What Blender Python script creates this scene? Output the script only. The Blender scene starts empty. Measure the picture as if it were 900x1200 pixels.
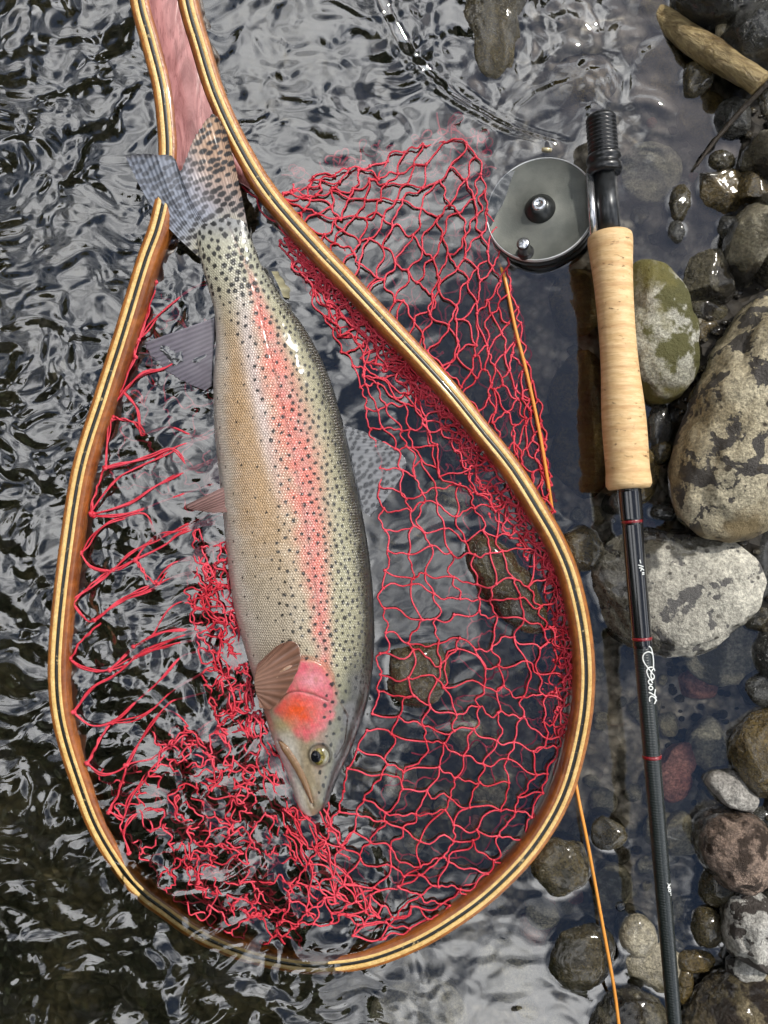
import bpy, bmesh, math, random
import numpy as np
from mathutils import Vector
from mathutils.bvhtree import BVHTree

random.seed(7)
rng = np.random.default_rng(7)
scene = bpy.context.scene
col = scene.collection

# ------------------------------------------------------------------ camera
S = 0.00058            # metres per photograph pixel on the water plane (z = 0)
H = 0.55               # camera height above the water
cam_d = bpy.data.cameras.new('camera')
cam = bpy.data.objects.new('camera', cam_d)
col.objects.link(cam)
cam.location = (0, 0, H)
cam_d.sensor_fit = 'VERTICAL'
cam_d.angle_y = 2 * math.atan(600 * S / H)
cam_d.clip_start = 0.01
cam_d.clip_end = 400
scene.camera = cam

# ------------------------------------------------------------------ sky and sun
SUN_AZ, SUN_EL = math.radians(48), math.radians(46)   # azimuth from +X towards +Y
world = bpy.data.worlds.new('World')
scene.world = world
world.use_nodes = True
wt = world.node_tree
wt.nodes.clear()
w_out = wt.nodes.new('ShaderNodeOutputWorld')
w_bg = wt.nodes.new('ShaderNodeBackground')
w_sky = wt.nodes.new('ShaderNodeTexSky')
w_sky.sky_type = 'NISHITA'
w_sky.sun_disc = False
w_sky.sun_elevation = SUN_EL
w_sky.sun_rotation = math.pi / 2 - SUN_AZ
w_tc = wt.nodes.new('ShaderNodeTexCoord')
w_map = wt.nodes.new('ShaderNodeMapping')
w_map.inputs['Location'].default_value = (0.27, 5.22, 2.2)
w_n = wt.nodes.new('ShaderNodeTexNoise')
w_n.inputs['Scale'].default_value = 2.3
w_n.inputs['Detail'].default_value = 6
w_n.inputs['Roughness'].default_value = 0.55
w_n.inputs['Distortion'].default_value = 0.4
w_r = wt.nodes.new('ShaderNodeMapRange')
w_r.inputs['From Min'].default_value = 0.42
w_r.inputs['From Max'].default_value = 0.64
w_r.inputs['To Min'].default_value = 0.0
w_r.inputs['To Max'].default_value = 1.0
w_r.interpolation_type = 'SMOOTHSTEP'
w_mix = wt.nodes.new('ShaderNodeMix')
w_mix.data_type = 'RGBA'
w_mix.inputs['B'].default_value = (30.0, 30.2, 30.6, 1)     # sunlit cloud, in the sky texture's own units
L = wt.links.new
L(w_tc.outputs['Generated'], w_map.inputs['Vector'])
L(w_map.outputs['Vector'], w_n.inputs['Vector'])
L(w_n.outputs['Fac'], w_r.inputs['Value'])
L(w_r.outputs['Result'], w_mix.inputs['Factor'])
L(w_sky.outputs['Color'], w_mix.inputs['A'])
L(w_mix.outputs['Result'], w_bg.inputs['Color'])
w_bg.inputs['Strength'].default_value = 0.09
L(w_bg.outputs['Background'], w_out.inputs['Surface'])

sun_d = bpy.data.lights.new('sun', 'SUN')
sun_d.energy = 3.6
sun_d.angle = math.radians(2.5)
sun_d.color = (1.0, 0.95, 0.87)
sun = bpy.data.objects.new('sun', sun_d)
col.objects.link(sun)
sdir = Vector((math.cos(SUN_EL) * math.cos(SUN_AZ), math.cos(SUN_EL) * math.sin(SUN_AZ), math.sin(SUN_EL)))
sun.rotation_euler = sdir.to_track_quat('Z', 'Y').to_euler()
sun.location = (1, 1, 2)

scene.view_settings.view_transform = 'Standard'
scene.view_settings.look = 'None'
scene.view_settings.gamma = 1
scene.view_settings.use_curve_mapping = False
scene.view_settings.exposure = -0.08
cy = scene.cycles
cy.max_bounces = 8
cy.transmission_bounces = 8
cy.transparent_max_bounces = 8
cy.sample_clamp_indirect = 3.0
cy.caustics_reflective = False
cy.caustics_refractive = True
cy.blur_glossy = 0.2
cy.use_denoising = True
cy.use_adaptive_sampling = True
cy.adaptive_threshold = 0.03

# ------------------------------------------------------------------ helpers
def srgb(r, g, b):
    f = lambda c: (c / 12.92 if c <= 0.04045 else ((c + 0.055) / 1.055) ** 2.4)
    return (f(r / 255), f(g / 255), f(b / 255))

def lin(a):
    a = np.asarray(a, float) / 255
    return np.where(a <= 0.04045, a / 12.92, ((a + 0.055) / 1.055) ** 2.4)

def P(px, py, z=0.0):
    """photo pixel + height above the water -> world point (arrays ok)"""
    k = S * (H - np.asarray(z, float)) / H
    x = (np.asarray(px, float) - 450) * k
    y = (600 - np.asarray(py, float)) * k
    return np.stack(np.broadcast_arrays(x, y, np.asarray(z, float)), -1)

def to_px(v):
    k = S * (H - v[..., 2]) / H
    return v[..., 0] / k + 450, 600 - v[..., 1] / k

def _hash(ix, iy, iz, seed):
    h = (ix.astype(np.int64) * 374761393 + iy.astype(np.int64) * 668265263 + iz.astype(np.int64) * 2147483647 + seed * 974634777) & 0xFFFFFFFF
    h = ((h ^ (h >> 13)) * 1274126177) & 0xFFFFFFFF
    h = ((h ^ (h >> 16)) * 2246822519) & 0xFFFFFFFF
    return h ^ (h >> 15)

def pn(x, y, z=0.0, seed=0):
    """gradient noise, roughly -0.9..0.9"""
    x, y, z = np.broadcast_arrays(np.asarray(x, float), np.asarray(y, float), np.asarray(z, float))
    x0, y0, z0 = np.floor(x), np.floor(y), np.floor(z)
    fx, fy, fz = x - x0, y - y0, z - z0
    q = lambda t: t * t * t * (t * (t * 6 - 15) + 10)
    u, v, w = q(fx), q(fy), q(fz)
    out = 0
    for dx in (0, 1):
        for dy in (0, 1):
            for dz in (0, 1):
                h = _hash(x0 + dx, y0 + dy, z0 + dz, seed)
                gx = (h & 1023) / 511.5 - 1
                gy = ((h >> 10) & 1023) / 511.5 - 1
                gz = ((h >> 20) & 1023) / 511.5 - 1
                d = gx * (fx - dx) + gy * (fy - dy) + gz * (fz - dz)
                out = out + d * (u if dx else 1 - u) * (v if dy else 1 - v) * (w if dz else 1 - w)
    return out * 1.15

def fbm(x, y, z=0.0, seed=0, octs=4, gain=0.5):
    a, f, o = 1.0, 1.0, 0
    for k in range(octs):
        o = o + a * pn(x * f, y * f, np.asarray(z) * f, seed + k * 17)
        a *= gain
        f *= 2.03
    return o

def sig(t):
    return 1 / (1 + np.exp(-np.clip(t, -40, 40)))

def sstep(a, b, x):
    t = np.clip((x - a) / (b - a), 0, 1)
    return t * t * (3 - 2 * t)

def spline(pts, n, closed=False):
    """Catmull-Rom through pts, n samples evenly by arc length"""
    p = np.asarray(pts, float)
    if closed:
        q = np.vstack([p[-1], p, p[0], p[1]])
    else:
        q = np.vstack([2 * p[0] - p[1], p, 2 * p[-1] - p[-2]])
    out = []
    for i in range(1, len(q) - 2):
        t = np.linspace(0, 1, 24, endpoint=False)[:, None]
        a, b, c, d = q[i - 1], q[i], q[i + 1], q[i + 2]
        out.append(0.5 * (2 * b + (c - a) * t + (2 * a - 5 * b + 4 * c - d) * t * t + (3 * b - a - 3 * c + d) * t ** 3))
    out.append(q[-2][None])
    o = np.vstack(out)
    s = np.concatenate([[0], np.cumsum(np.linalg.norm(np.diff(o[:, :2], axis=0), axis=1))])
    tt = np.linspace(0, s[-1], n)
    return np.stack([np.interp(tt, s, o[:, k]) for k in range(o.shape[1])], -1)

def mesh_obj(name, verts, faces, mat=None, parent=None, origin=None, smooth=True):
    v = np.asarray(verts, float).reshape(-1, 3)
    if origin is None:
        origin = (0, 0, 0)
    v = v - np.asarray(origin)
    me = bpy.data.meshes.new(name)
    if isinstance(faces, np.ndarray):
        k = faces.shape[1]
        nf = len(faces)
        me.vertices.add(len(v))
        me.vertices.foreach_set('co', v.astype(np.float32).ravel())
        me.loops.add(nf * k)
        me.loops.foreach_set('vertex_index', faces.astype(np.int32).ravel())
        me.polygons.add(nf)
        me.polygons.foreach_set('loop_start', np.arange(0, nf * k, k, dtype=np.int32))
        me.update(calc_edges=True)
        me.validate()
    else:
        me.from_pydata([tuple(a) for a in v], [], faces)
        me.update()
    if smooth:
        me.polygons.foreach_set('use_smooth', np.ones(len(me.polygons), bool))
    if mat:
        me.materials.append(mat)
    o = bpy.data.objects.new(name, me)
    col.objects.link(o)
    o.location = origin
    if parent:
        o.parent = parent
        w, q = np.zeros(3), parent
        while q is not None:
            w, q = w + np.asarray(q.location), q.parent
        o.location = np.asarray(origin) - w
    return o

def empty(name, loc, label, cat, group=None):
    o = bpy.data.objects.new(name, None)
    o.empty_display_size = 0.02
    col.objects.link(o)
    o.location = loc
    return tag(o, label, cat, group)

def tag(o, label=None, cat=None, group=None, kind=None):
    if label: o['label'] = label
    if cat: o['category'] = cat
    if group: o['group'] = group
    if kind: o['kind'] = kind
    return o

def grid_faces(nu, nv, closed_v=False):
    """vertex index = i*nv + j"""
    i, j = np.meshgrid(np.arange(nu - 1), np.arange(nv if closed_v else nv - 1), indexing='ij')
    j2 = (j + 1) % nv
    return np.stack([i * nv + j, (i + 1) * nv + j, (i + 1) * nv + j2, i * nv + j2], -1).reshape(-1, 4)

def tubes(paths, rad, sides=5, cap=True):
    """paths (N,M,3); rad scalar, (N,) or (N,M) -> verts, quad faces (+ degenerate-free caps left open)"""
    p = np.asarray(paths, float)
    N, M = p.shape[:2]
    r = np.broadcast_to(np.asarray(rad, float).reshape((-1, 1) if np.ndim(rad) == 1 else np.shape(rad) or (1, 1)), (N, M))
    t = np.gradient(p, axis=1)
    t /= np.linalg.norm(t, axis=2, keepdims=True) + 1e-12
    up = np.array([0, 0, 1.0]) * np.ones_like(t)
    flat = np.abs(t[..., 2]) > 0.95
    up[flat] = (1, 0, 0)
    a = np.cross(t, up)
    a /= np.linalg.norm(a, axis=2, keepdims=True) + 1e-12
    b = np.cross(a, t)
    ang = np.arange(sides) * 2 * math.pi / sides
    v = p[:, :, None] + r[:, :, None, None] * (a[:, :, None] * np.cos(ang)[None, None, :, None] + b[:, :, None] * np.sin(ang)[None, None, :, None])
    f0 = grid_faces(M, sides, True)
    f = (f0[None] + (np.arange(N) * M * sides)[:, None, None]).reshape(-1, 4)
    return v.reshape(-1, 3), f

def merge(parts):
    vs, fs, o = [], [], 0
    for v, f in parts:
        vs.append(v)
        fs.append(f + o)
        o += len(v)
    return np.vstack(vs), np.vstack(fs)

_ico = {}
def ico(sub):
    if sub not in _ico:
        bm = bmesh.new()
        bmesh.ops.create_icosphere(bm, subdivisions=sub, radius=1)
        bm.verts.ensure_lookup_table()
        v = np.array([q.co[:] for q in bm.verts])
        f = np.array([[q.index for q in g.verts] for g in bm.faces])
        bm.free()
        _ico[sub] = (v / np.linalg.norm(v, axis=1, keepdims=True), f)
    return _ico[sub]

def lathe(profile, base, axis, side=None, n=32):
    """profile: list of (distance along axis, radius)"""
    ax = np.asarray(axis, float)
    ax /= np.linalg.norm(ax)
    s = np.cross(ax, (0, 0, 1.0)) if side is None else np.asarray(side, float)
    if np.linalg.norm(s) < 1e-6: s = np.array([1.0, 0, 0])
    s /= np.linalg.norm(s)
    u = np.cross(s, ax)
    pr = np.asarray(profile, float)
    ang = np.arange(n) * 2 * math.pi / n
    ring = s[None] * np.cos(ang)[:, None] + u[None] * np.sin(ang)[:, None]
    v = np.asarray(base)[None, None] + pr[:, 0, None, None] * ax + pr[:, 1, None, None] * ring[None]
    return v.reshape(-1, 3), grid_faces(len(pr), n, True)

# ------------------------------------------------------------------ material kit
class M:
    def __init__(self, name):
        self.m = bpy.data.materials.new(name)
        self.m.use_nodes = True
        self.t = self.m.node_tree
        self.b = self.t.nodes['Principled BSDF']
        self.out = self.t.nodes['Material Output']
    def n(self, typ, **kw):
        x = self.t.nodes.new('ShaderNode' + typ)
        for k, v in kw.items():
            setattr(x, k, v)
        return x
    def l(self, a, b):
        self.t.links.new(a, b)
        return self
    def set(self, **kw):
        for k, v in kw.items():
            key = k.replace('_', ' ')
            self.b.inputs[key].default_value = v if not isinstance(v, tuple) else (*v, 1)[:4]
        return self
    def coord(self, which='Object', rand=False, scale=None):
        tc = self.n('TexCoord').outputs[which]
        if rand:
            oi = self.n('ObjectInfo')
            ad = self.n('VectorMath', operation='ADD')
            mu = self.n('Math', operation='MULTIPLY'); mu.inputs[1].default_value = 37.0
            self.l(oi.outputs['Random'], mu.inputs[0])
            self.l(tc, ad.inputs[0]); self.l(mu.outputs[0], ad.inputs[1])
            tc = ad.outputs[0]
        if scale:
            mp = self.n('Mapping'); mp.inputs['Scale'].default_value = scale
            self.l(tc, mp.inputs['Vector'])
            tc = mp.outputs[0]
        return tc
    def noise(self, vec, scale, detail=4, rough=0.55, dist=0.0):
        x = self.n('TexNoise')
        x.inputs['Scale'].default_value = scale
        x.inputs['Detail'].default_value = detail
        x.inputs['Roughness'].default_value = rough
        x.inputs['Distortion'].default_value = dist
        self.l(vec, x.inputs['Vector'])
        return x.outputs['Fac']
    def voro(self, vec, scale, rand=1.0, feat='F1', out='Distance'):
        x = self.n('TexVoronoi', feature=feat)
        x.inputs['Scale'].default_value = scale
        x.inputs['Randomness'].default_value = rand
        self.l(vec, x.inputs['Vector'])
        return x.outputs[out]
    def rng(self, v, a, b, c=0.0, d=1.0, smooth=True):
        x = self.n('MapRange', interpolation_type='SMOOTHSTEP' if smooth else 'LINEAR')
        for k, q in zip(('From Min', 'From Max', 'To Min', 'To Max'), (a, b, c, d)):
            x.inputs[k].default_value = q
        self.l(v, x.inputs['Value'])
        return x.outputs[0]
    def mix(self, f, a, b, blend='MIX'):
        x = self.n('Mix', data_type='RGBA', blend_type=blend)
        for s, q in (('Factor', f), ('A', a), ('B', b)):
            i = [k for k in x.inputs if k.name == s and k.enabled][0] if s == 'Factor' else x.inputs[6 if s == 'A' else 7]
            if isinstance(q, (int, float)): i.default_value = q
            elif isinstance(q, tuple): i.default_value = (*q, 1)[:4]
            else: self.l(q, i)
        return x.outputs[2]
    def math(self, op, a, b=None, clamp=False):
        x = self.n('Math', operation=op, use_clamp=clamp)
        for k, q in enumerate((a, b)):
            if q is None: continue
            if isinstance(q, (int, float)): x.inputs[k].default_value = q
            else: self.l(q, x.inputs[k])
        return x.outputs[0]
    def bump(self, h, dist, strength=1.0, normal=None):
        x = self.n('Bump')
        x.inputs['Distance'].default_value = dist
        x.inputs['Strength'].default_value = strength
        self.l(h, x.inputs['Height'])
        if normal is not None: self.l(normal, x.inputs['Normal'])
        return x.outputs[0]
    def base(self, c): return self.l(c, self.b.inputs['Base Color'])
    def rough(self, c): return self.l(c, self.b.inputs['Roughness'])
    def nrm(self, c): return self.l(c, self.b.inputs['Normal'])

def stone_mat(name, ca, cb, patch, pscale=18, pth=(0.56, 0.6), grain=1.0, rough=0.72, wet=(0.006, 0.016), wetdark=0.38,
              bump=0.0040, fine=(0.5, 1.45), algae=None, speck=None, wetrough=0.18):
    m = M(name)
    c = m.coord('Object', rand=True)
    n1 = m.noise(c, 22, 6, 0.6)
    n2 = m.noise(c, 520 * grain, 3, 0.75)
    cc = m.mix(m.rng(n1, 0.35, 0.65), ca, cb)
    g = m.rng(n2, 0.3, 0.7, fine[0], fine[1], False)
    cc = m.mix(1.0, cc, g, 'MULTIPLY')
    cc = m.mix(1.0, cc, m.rng(m.noise(c, 130, 4, 0.7), 0.3, 0.7, 0.62, 1.3, False), 'MULTIPLY')
    pn_ = m.noise(c, pscale * 2.4, 6, 0.6, 0.15)
    pf = m.rng(pn_, *pth)
    cc = m.mix(pf, cc, patch)
    if speck:
        sv = m.voro(c, speck[1], 1.0)
        sn = m.noise(c, 60, 2)
        sf = m.math('MULTIPLY', m.rng(sv, 0.16, 0.24, 1, 0), m.rng(sn, 0.45, 0.55))
        cc = m.mix(sf, cc, speck[0])
    if algae:
        an = m.noise(c, 14, 5, 0.6)
        cc = m.mix(m.rng(an, algae[1], algae[1] + 0.12), cc, algae[0])
    geo = m.n('NewGeometry')
    sep = m.n('SeparateXYZ'); m.l(geo.outputs['Position'], sep.inputs[0])
    zz = m.math('ADD', sep.outputs['Z'], m.rng(m.noise(c, 30, 4), 0.3, 0.7, -0.009, 0.009, False))
    wf = m.rng(zz, wet[0], wet[1], 1, 0)
    cc = m.mix(wf, cc, m.mix(1.0, cc, (wetdark, wetdark * 0.97, wetdark * 0.84), 'MULTIPLY'))
    m.base(cc)
    m.rough(m.rng(wf, 0, 1, rough, wetrough, False))
    m.l(m.math('MULTIPLY', wf, m.rng(sep.outputs['Z'], 0.0, 0.003)), m.b.inputs['Coat Weight'])
    m.b.inputs['Coat Roughness'].default_value = 0.10
    m.b.inputs['Coat IOR'].default_value = 1.4
    h = m.math('ADD', m.noise(c, 70, 8, 0.7), m.math('MULTIPLY', n2, 0.35))
    h = m.math('SUBTRACT', h, m.math('MULTIPLY', pf, 0.06))
    m.nrm(m.bump(h, bump))
    return m.m

MS = {
    'speckled': stone_mat('speckled_stone', srgb(150, 138, 110), srgb(186, 176, 150), srgb(70, 66, 62), 22, (0.535, 0.56), speck=(srgb(58, 50, 40), 80), wet=(0.012, 0.026), wetdark=0.34, algae=(srgb(128, 112, 80), 0.60)),
    'white': stone_mat('pale_stone', srgb(168, 164, 152), srgb(196, 192, 178), srgb(92, 90, 88), 22, (0.55, 0.58), speck=(srgb(70, 66, 60), 120), wet=(0.0165, 0.020), wetdark=0.16, fine=(0.6, 1.3)),
    'olive': stone_mat('algae_speckled_stone', srgb(150, 148, 132), srgb(186, 184, 172), srgb(84, 82, 44), 14, (0.50, 0.56), wet=(-0.02, -0.004), algae=(srgb(104, 98, 50), 0.52)),
    'wet': stone_mat('wet_dark_stone', srgb(112, 100, 66), srgb(88, 80, 54), srgb(60, 56, 38), 16, (0.5, 0.62), wet=(0.03, 0.05), wetdark=0.36, wetrough=0.16, fine=(0.5, 1.5)),
    'brown': stone_mat('wet_brown_stone', srgb(132, 112, 66), srgb(104, 90, 54), srgb(72, 62, 40), 18, (0.52, 0.66), wet=(0.04, 0.06), wetdark=0.42, wetrough=0.2, fine=(0.45, 1.7)),
    'angular': stone_mat('angular_grey_stone', srgb(150, 142, 116), srgb(180, 172, 150), srgb(72, 62, 38), 16, (0.50, 0.58), wet=(0.014, 0.028), wetdark=0.26, bump=0.008, wetrough=0.25, rough=0.5),
    'grey': stone_mat('plain_grey_stone', srgb(140, 138, 132), srgb(160, 156, 150), srgb(96, 84, 62), 10, (0.55, 0.62), wet=(0.006, 0.011), wetdark=0.32),
    'pinkish': stone_mat('rough_pinkish_stone', srgb(128, 108, 96), srgb(168, 146, 130), srgb(66, 52, 42), 30, (0.47, 0.56), wet=(0.008, 0.02), wetdark=0.3, bump=0.012, rough=0.55),
    'patched': stone_mat('patched_stone', srgb(162, 160, 152), srgb(182, 180, 174), srgb(66, 60, 56), 17, (0.53, 0.545), wet=(0.002, 0.012), wetdark=0.3),
    'cracked': stone_mat('cracked_brown_stone', srgb(112, 98, 74), srgb(150, 138, 108), srgb(50, 40, 30), 26, (0.45, 0.56), wet=(0.010, 0.026), wetdark=0.32, bump=0.011, rough=0.5, wetrough=0.25),
    'under': stone_mat('submerged_stone', srgb(148, 142, 128), srgb(184, 178, 166), srgb(96, 90, 70), 14, (0.52, 0.62), wet=(0.02, 0.03), wetdark=0.8, wetrough=0.4),
    'underred': stone_mat('submerged_red_stone', srgb(170, 112, 104), srgb(190, 136, 126), srgb(120, 80, 74), 14, (0.55, 0.65), wet=(0.02, 0.03), wetdark=0.8, wetrough=0.4),
    'underpale': stone_mat('submerged_pale_stone', srgb(176, 166, 140), srgb(196, 186, 164), srgb(110, 100, 76), 14, (0.55, 0.65), wet=(0.02, 0.03), wetdark=0.8, wetrough=0.4),
    'black': stone_mat('black_wet_stone', srgb(70, 70, 68), srgb(56, 56, 54), srgb(40, 40, 40), 20, (0.5, 0.6), wet=(0.05, 0.09), wetdark=0.6, wetrough=0.15, fine=(0.5, 1.8), bump=0.004),
}

# ------------------------------------------------------------------ river bed (setting)
def axis(fine_a, fine_b, step, far, grow=1.25):
    a = list(np.arange(fine_a, fine_b + step / 2, step))
    d, lo, hi = step, a[0], a[-1]
    left, right = [], []
    while hi < far:
        d *= grow
        lo -= d; hi += d
        left.append(lo); right.append(hi)
    return np.array(left[::-1] + a + right)

def bed_z(x, y):
    px, py = x / S + 450, 600 - y / S
    z = -0.062 + 0.030 * sstep(380, 760, px) + 0.5 * np.clip(x - 0.30, 0, 4) ** 1.2 * 0.35
    edge_x = np.interp(py, [-200, 0, 130, 250, 330, 480, 620, 720, 800, 900, 1000, 1100, 1200, 1400], [800, 810, 856, 846, 812, 778, 790, 872, 896, 890, 868, 842, 812, 800])
    z = z + 0.037 * sstep(edge_x - 18, edge_x + 26, px)          # the bank proper, just above the water
    z = z + 0.010 * fbm(x * 14, y * 14, 0, 3, 4) + 0.006 * (0.3 - np.abs(pn(x * 26, y * 26, 0.5, 9)))
    z = z + 0.3 * np.clip(np.hypot(x, y) - 1.5, 0, 30) * 0.1 * sig((np.abs(x) - 3) * 3)
    return z

bx_, by_ = axis(-0.33, 0.36, 0.0035, 60), axis(-0.42, 0.42, 0.0035, 60)
X, Y = np.meshgrid(bx_, by_, indexing='ij')
Z = bed_z(X, Y)
bm_ = M('river_bed')
c = bm_.coord('Object')
n1 = bm_.noise(c, 16, 7, 0.62, 0.4)
cc = bm_.mix(bm_.rng(n1, 0.35, 0.66), srgb(52, 48, 28), srgb(96, 86, 56))
sx_ = bm_.n('SeparateXYZ'); bm_.l(c, sx_.inputs[0])
grv = bm_.mix(bm_.rng(bm_.noise(c, 42, 5, 0.65), 0.38, 0.62), srgb(138, 128, 112), srgb(188, 178, 164))
cc = bm_.mix(bm_.rng(sx_.outputs['X'], 0.02, 0.13), cc, grv)           # paler gravel towards the bank
cc = bm_.mix(bm_.rng(bm_.noise(c, 34, 5, 0.6), 0.52, 0.62), cc, srgb(92, 86, 74))
cc = bm_.mix(bm_.rng(sx_.outputs['Z'], -0.016, -0.004), cc, srgb(38, 32, 22))     # bank silt, its colour darkened to give the shade between the stones
cc = bm_.mix(1.0, cc, bm_.rng(bm_.voro(c, 150, 1.0), 0.0, 0.7, 1.35, 0.55, False), 'MULTIPLY')
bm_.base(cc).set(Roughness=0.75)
bm_.nrm(bm_.bump(bm_.math('ADD', n1, bm_.voro(c, 130, 1)), 0.004))
bed_v = np.stack([X, Y, Z], -1).reshape(-1, 3)
bed_f = grid_faces(len(bx_), len(by_))
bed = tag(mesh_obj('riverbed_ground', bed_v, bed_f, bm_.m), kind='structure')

# ------------------------------------------------------------------ stones
stone_tris_v, stone_tris_f = [], []
def stone_verts(poly, zc, up, down, seed, sub=4, box=0.75, facets=0, fdepth=(0.72, 0.92), rough=0.055, lump=0.15, tilt=(0, 0)):
    poly = np.asarray(poly, float)
    d = P(poly[:, 0], poly[:, 1], zc)[:, :2]
    cen = (d.min(0) + d.max(0)) / 2
    q = d - cen
    th = np.arctan2(q[:, 1], q[:, 0]); r = np.hypot(q[:, 0], q[:, 1])
    o = np.argsort(th); th, r = th[o], r[o]
    tt = np.linspace(-math.pi, math.pi, 181)
    rr = np.interp(tt, np.concatenate([th - 2 * math.pi, th, th + 2 * math.pi]), np.tile(r, 3))
    ker = np.hanning(17); ker /= ker.sum()
    rr = np.convolve(np.concatenate([rr[-41:-1], rr, rr[1:41]]), ker, 'same')[40:-40]
    v, f = ico(sub)
    v = v.copy()
    rs = np.random.default_rng(seed)
    for k in range(facets):
        n = rs.normal(size=3); n[2] = abs(n[2]) * 0.9 if k % 4 else n[2]
        n /= np.linalg.norm(n)
        off = rs.uniform(*fdepth)
        t = v @ n
        m = t > off
        v[m] -= np.outer(t[m] - off, n)
    nz = fbm(v[:, 0] * 1.3, v[:, 1] * 1.3, v[:, 2] * 1.3, seed, 3) * lump + fbm(v[:, 0] * 5, v[:, 1] * 5, v[:, 2] * 5, seed + 5, 3) * rough
    v = v * (1 + nz)[:, None]
    ch = np.hypot(v[:, 0], v[:, 1])
    thv = np.arctan2(v[:, 1], v[:, 0])
    R = np.interp(thv, tt, rr)
    rad = np.sign(ch) * np.abs(ch) ** box * R
    w = np.stack([cen[0] + rad * np.cos(thv), cen[1] + rad * np.sin(thv),
                  zc + np.where(v[:, 2] > 0, np.abs(v[:, 2]) ** 0.9 * up, -np.abs(v[:, 2]) * down)], -1)
    w[:, 2] += (w[:, 0] - cen[0]) * tilt[0] + (w[:, 1] - cen[1]) * tilt[1]
    return w, f, np.array([cen[0], cen[1], zc])

def stone(label, mat, poly, top, zc=None, seed=0, name='river_stone', sub=4, group=None, **kw):
    """top = height of the stone's crown above the water (m)"""
    poly = np.asarray(poly, float)
    if zc is None: zc = top * 0.25 - 0.006
    cx = P(poly[:, 0].mean(), poly[:, 1].mean(), 0)
    bz = float(bed_z(np.array(cx[0]), np.array(cx[1])))
    down = max(zc - bz + 0.006, 0.008)
    v, f, org = stone_verts(poly, zc, top - zc, down, seed, sub, **kw)
    stone_tris_v.append(v); stone_tris_f.append(f)
    o = mesh_obj(name, v, f, MS[mat], origin=org)
    return tag(o, label, 'stone', group)

def ell(cx, cy, rx, ry, rot=0, n=14, jit=0.06, seed=0):
    rs = np.random.default_rng(seed + 99)
    t = np.arange(n) * 2 * math.pi / n
    k = 1 + rs.uniform(-jit, jit, n)
    a = math.radians(rot)
    x, y = rx * np.cos(t) * k, ry * np.sin(t) * k
    return np.stack([cx + x * math.cos(a) - y * math.sin(a), cy + x * math.sin(a) + y * math.cos(a)], -1)

# emergent stones of the right-hand bank
stone('large tan speckled boulder with dark grey patches right of the cork grip', 'speckled',
      [(905, 338), (872, 362), (845, 400), (824, 440), (805, 490), (790, 545), (785, 590), (798, 622), (830, 634), (862, 634), (900, 612), (945, 570), (975, 500), (970, 420), (940, 350)], 0.062, 0.016, 11, sub=6, box=0.8, rough=0.02)
stone('oval grey stone with olive algae tucked beside the cork grip', 'olive',
      [(745, 306), (768, 305), (788, 325), (802, 365), (812, 410), (808, 450), (794, 472), (768, 478), (748, 460), (738, 420), (736, 360)], 0.030, 0.006, 12, sub=5, rough=0.02)
stone('broad pale stone with a dark wet left side under the rod blank', 'white',
      [(686, 665), (700, 640), (730, 626), (790, 622), (840, 630), (872, 645), (886, 672), (874, 708), (845, 738), (805, 766), (765, 768), (728, 752), (700, 715)], 0.024, 0.004, 13, sub=6, rough=0.04, lump=0.13, tilt=(0.26, -0.06))
stone('olive brown rounded wet stone beside the small faceted grey stone', 'brown', ell(897, 882, 40, 50, 0, seed=4), 0.022, 0.004, 14, sub=5)
stone('small faceted grey stone with a flat dry top', 'grey', [(828, 915), (842, 902), (862, 903), (880, 925), (890, 942), (876, 953), (850, 952), (832, 940)], 0.017, 0.004, 15, facets=9, fdepth=(0.6, 0.85))
stone('rough pinkish brown knobbly rock below the faceted grey stone', 'pinkish',
      [(815, 975), (828, 955), (860, 950), (890, 958), (908, 985), (900, 1020), (875, 1045), (850, 1040), (830, 1018)], 0.030, 0.006, 16, sub=5, rough=0.10, lump=0.12)
stone('pale grey stone half hidden behind the pinkish rock', 'patched', ell(912, 1008, 28, 32, 0, seed=8), 0.024, 0.004, 17, facets=6)
stone('grey stone with large dark brown patches', 'patched',
      [(852, 1050), (875, 1042), (905, 1050), (915, 1080), (908, 1120), (890, 1140), (862, 1128), (850, 1105), (845, 1075)], 0.036, 0.008, 18, sub=5, facets=5, fdepth=(0.7, 0.9))
stone('small pale stone with a brown foot under the patched stone', 'patched', ell(874, 1130, 24, 18, -20, seed=3), 0.018, 0.004, 19)
stone('large cracked dark brown rock below the patched stone', 'cracked',
      [(800, 1185), (806, 1150), (825, 1136), (870, 1134), (915, 1138), (960, 1160), (970, 1210), (940, 1260), (870, 1270), (815, 1245)], 0.036, 0.006, 20, sub=6, rough=0.07, lump=0.12, facets=6, fdepth=(0.75, 0.92))
stone('light grey mottled rock crossed by the end of the orange line', 'angular',
      [(688, 1195), (705, 1170), (735, 1155), (768, 1165), (785, 1190), (782, 1230), (740, 1260), (700, 1240)], 0.014, -0.002, 21, sub=5)
stone('flat wet grey slab crossed by the lower rod blank', 'under',
      [(724, 1122), (745, 1100), (775, 1092), (800, 1105), (806, 1135), (790, 1165), (760, 1168), (738, 1150)], 0.004, -0.006, 22, facets=6)
stone('striped wet stone between the rod blank and the dark round stone', 'under', ell(746, 1094, 21, 27, -10, seed=6), 0.009, -0.002, 23)
stone('dark rounded wet stone just under the orange line', 'wet',
      [(640, 1118), (648, 1098), (672, 1082), (698, 1078), (715, 1092), (718, 1120), (706, 1145), (680, 1156), (655, 1148), (643, 1135)], 0.010, -0.004, 24, sub=5)
stone('olive domed wet stone outside the net hoop', 'wet', ell(656, 1012, 37, 34, 0, seed=7), 0.009, -0.004, 25, sub=5)
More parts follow.
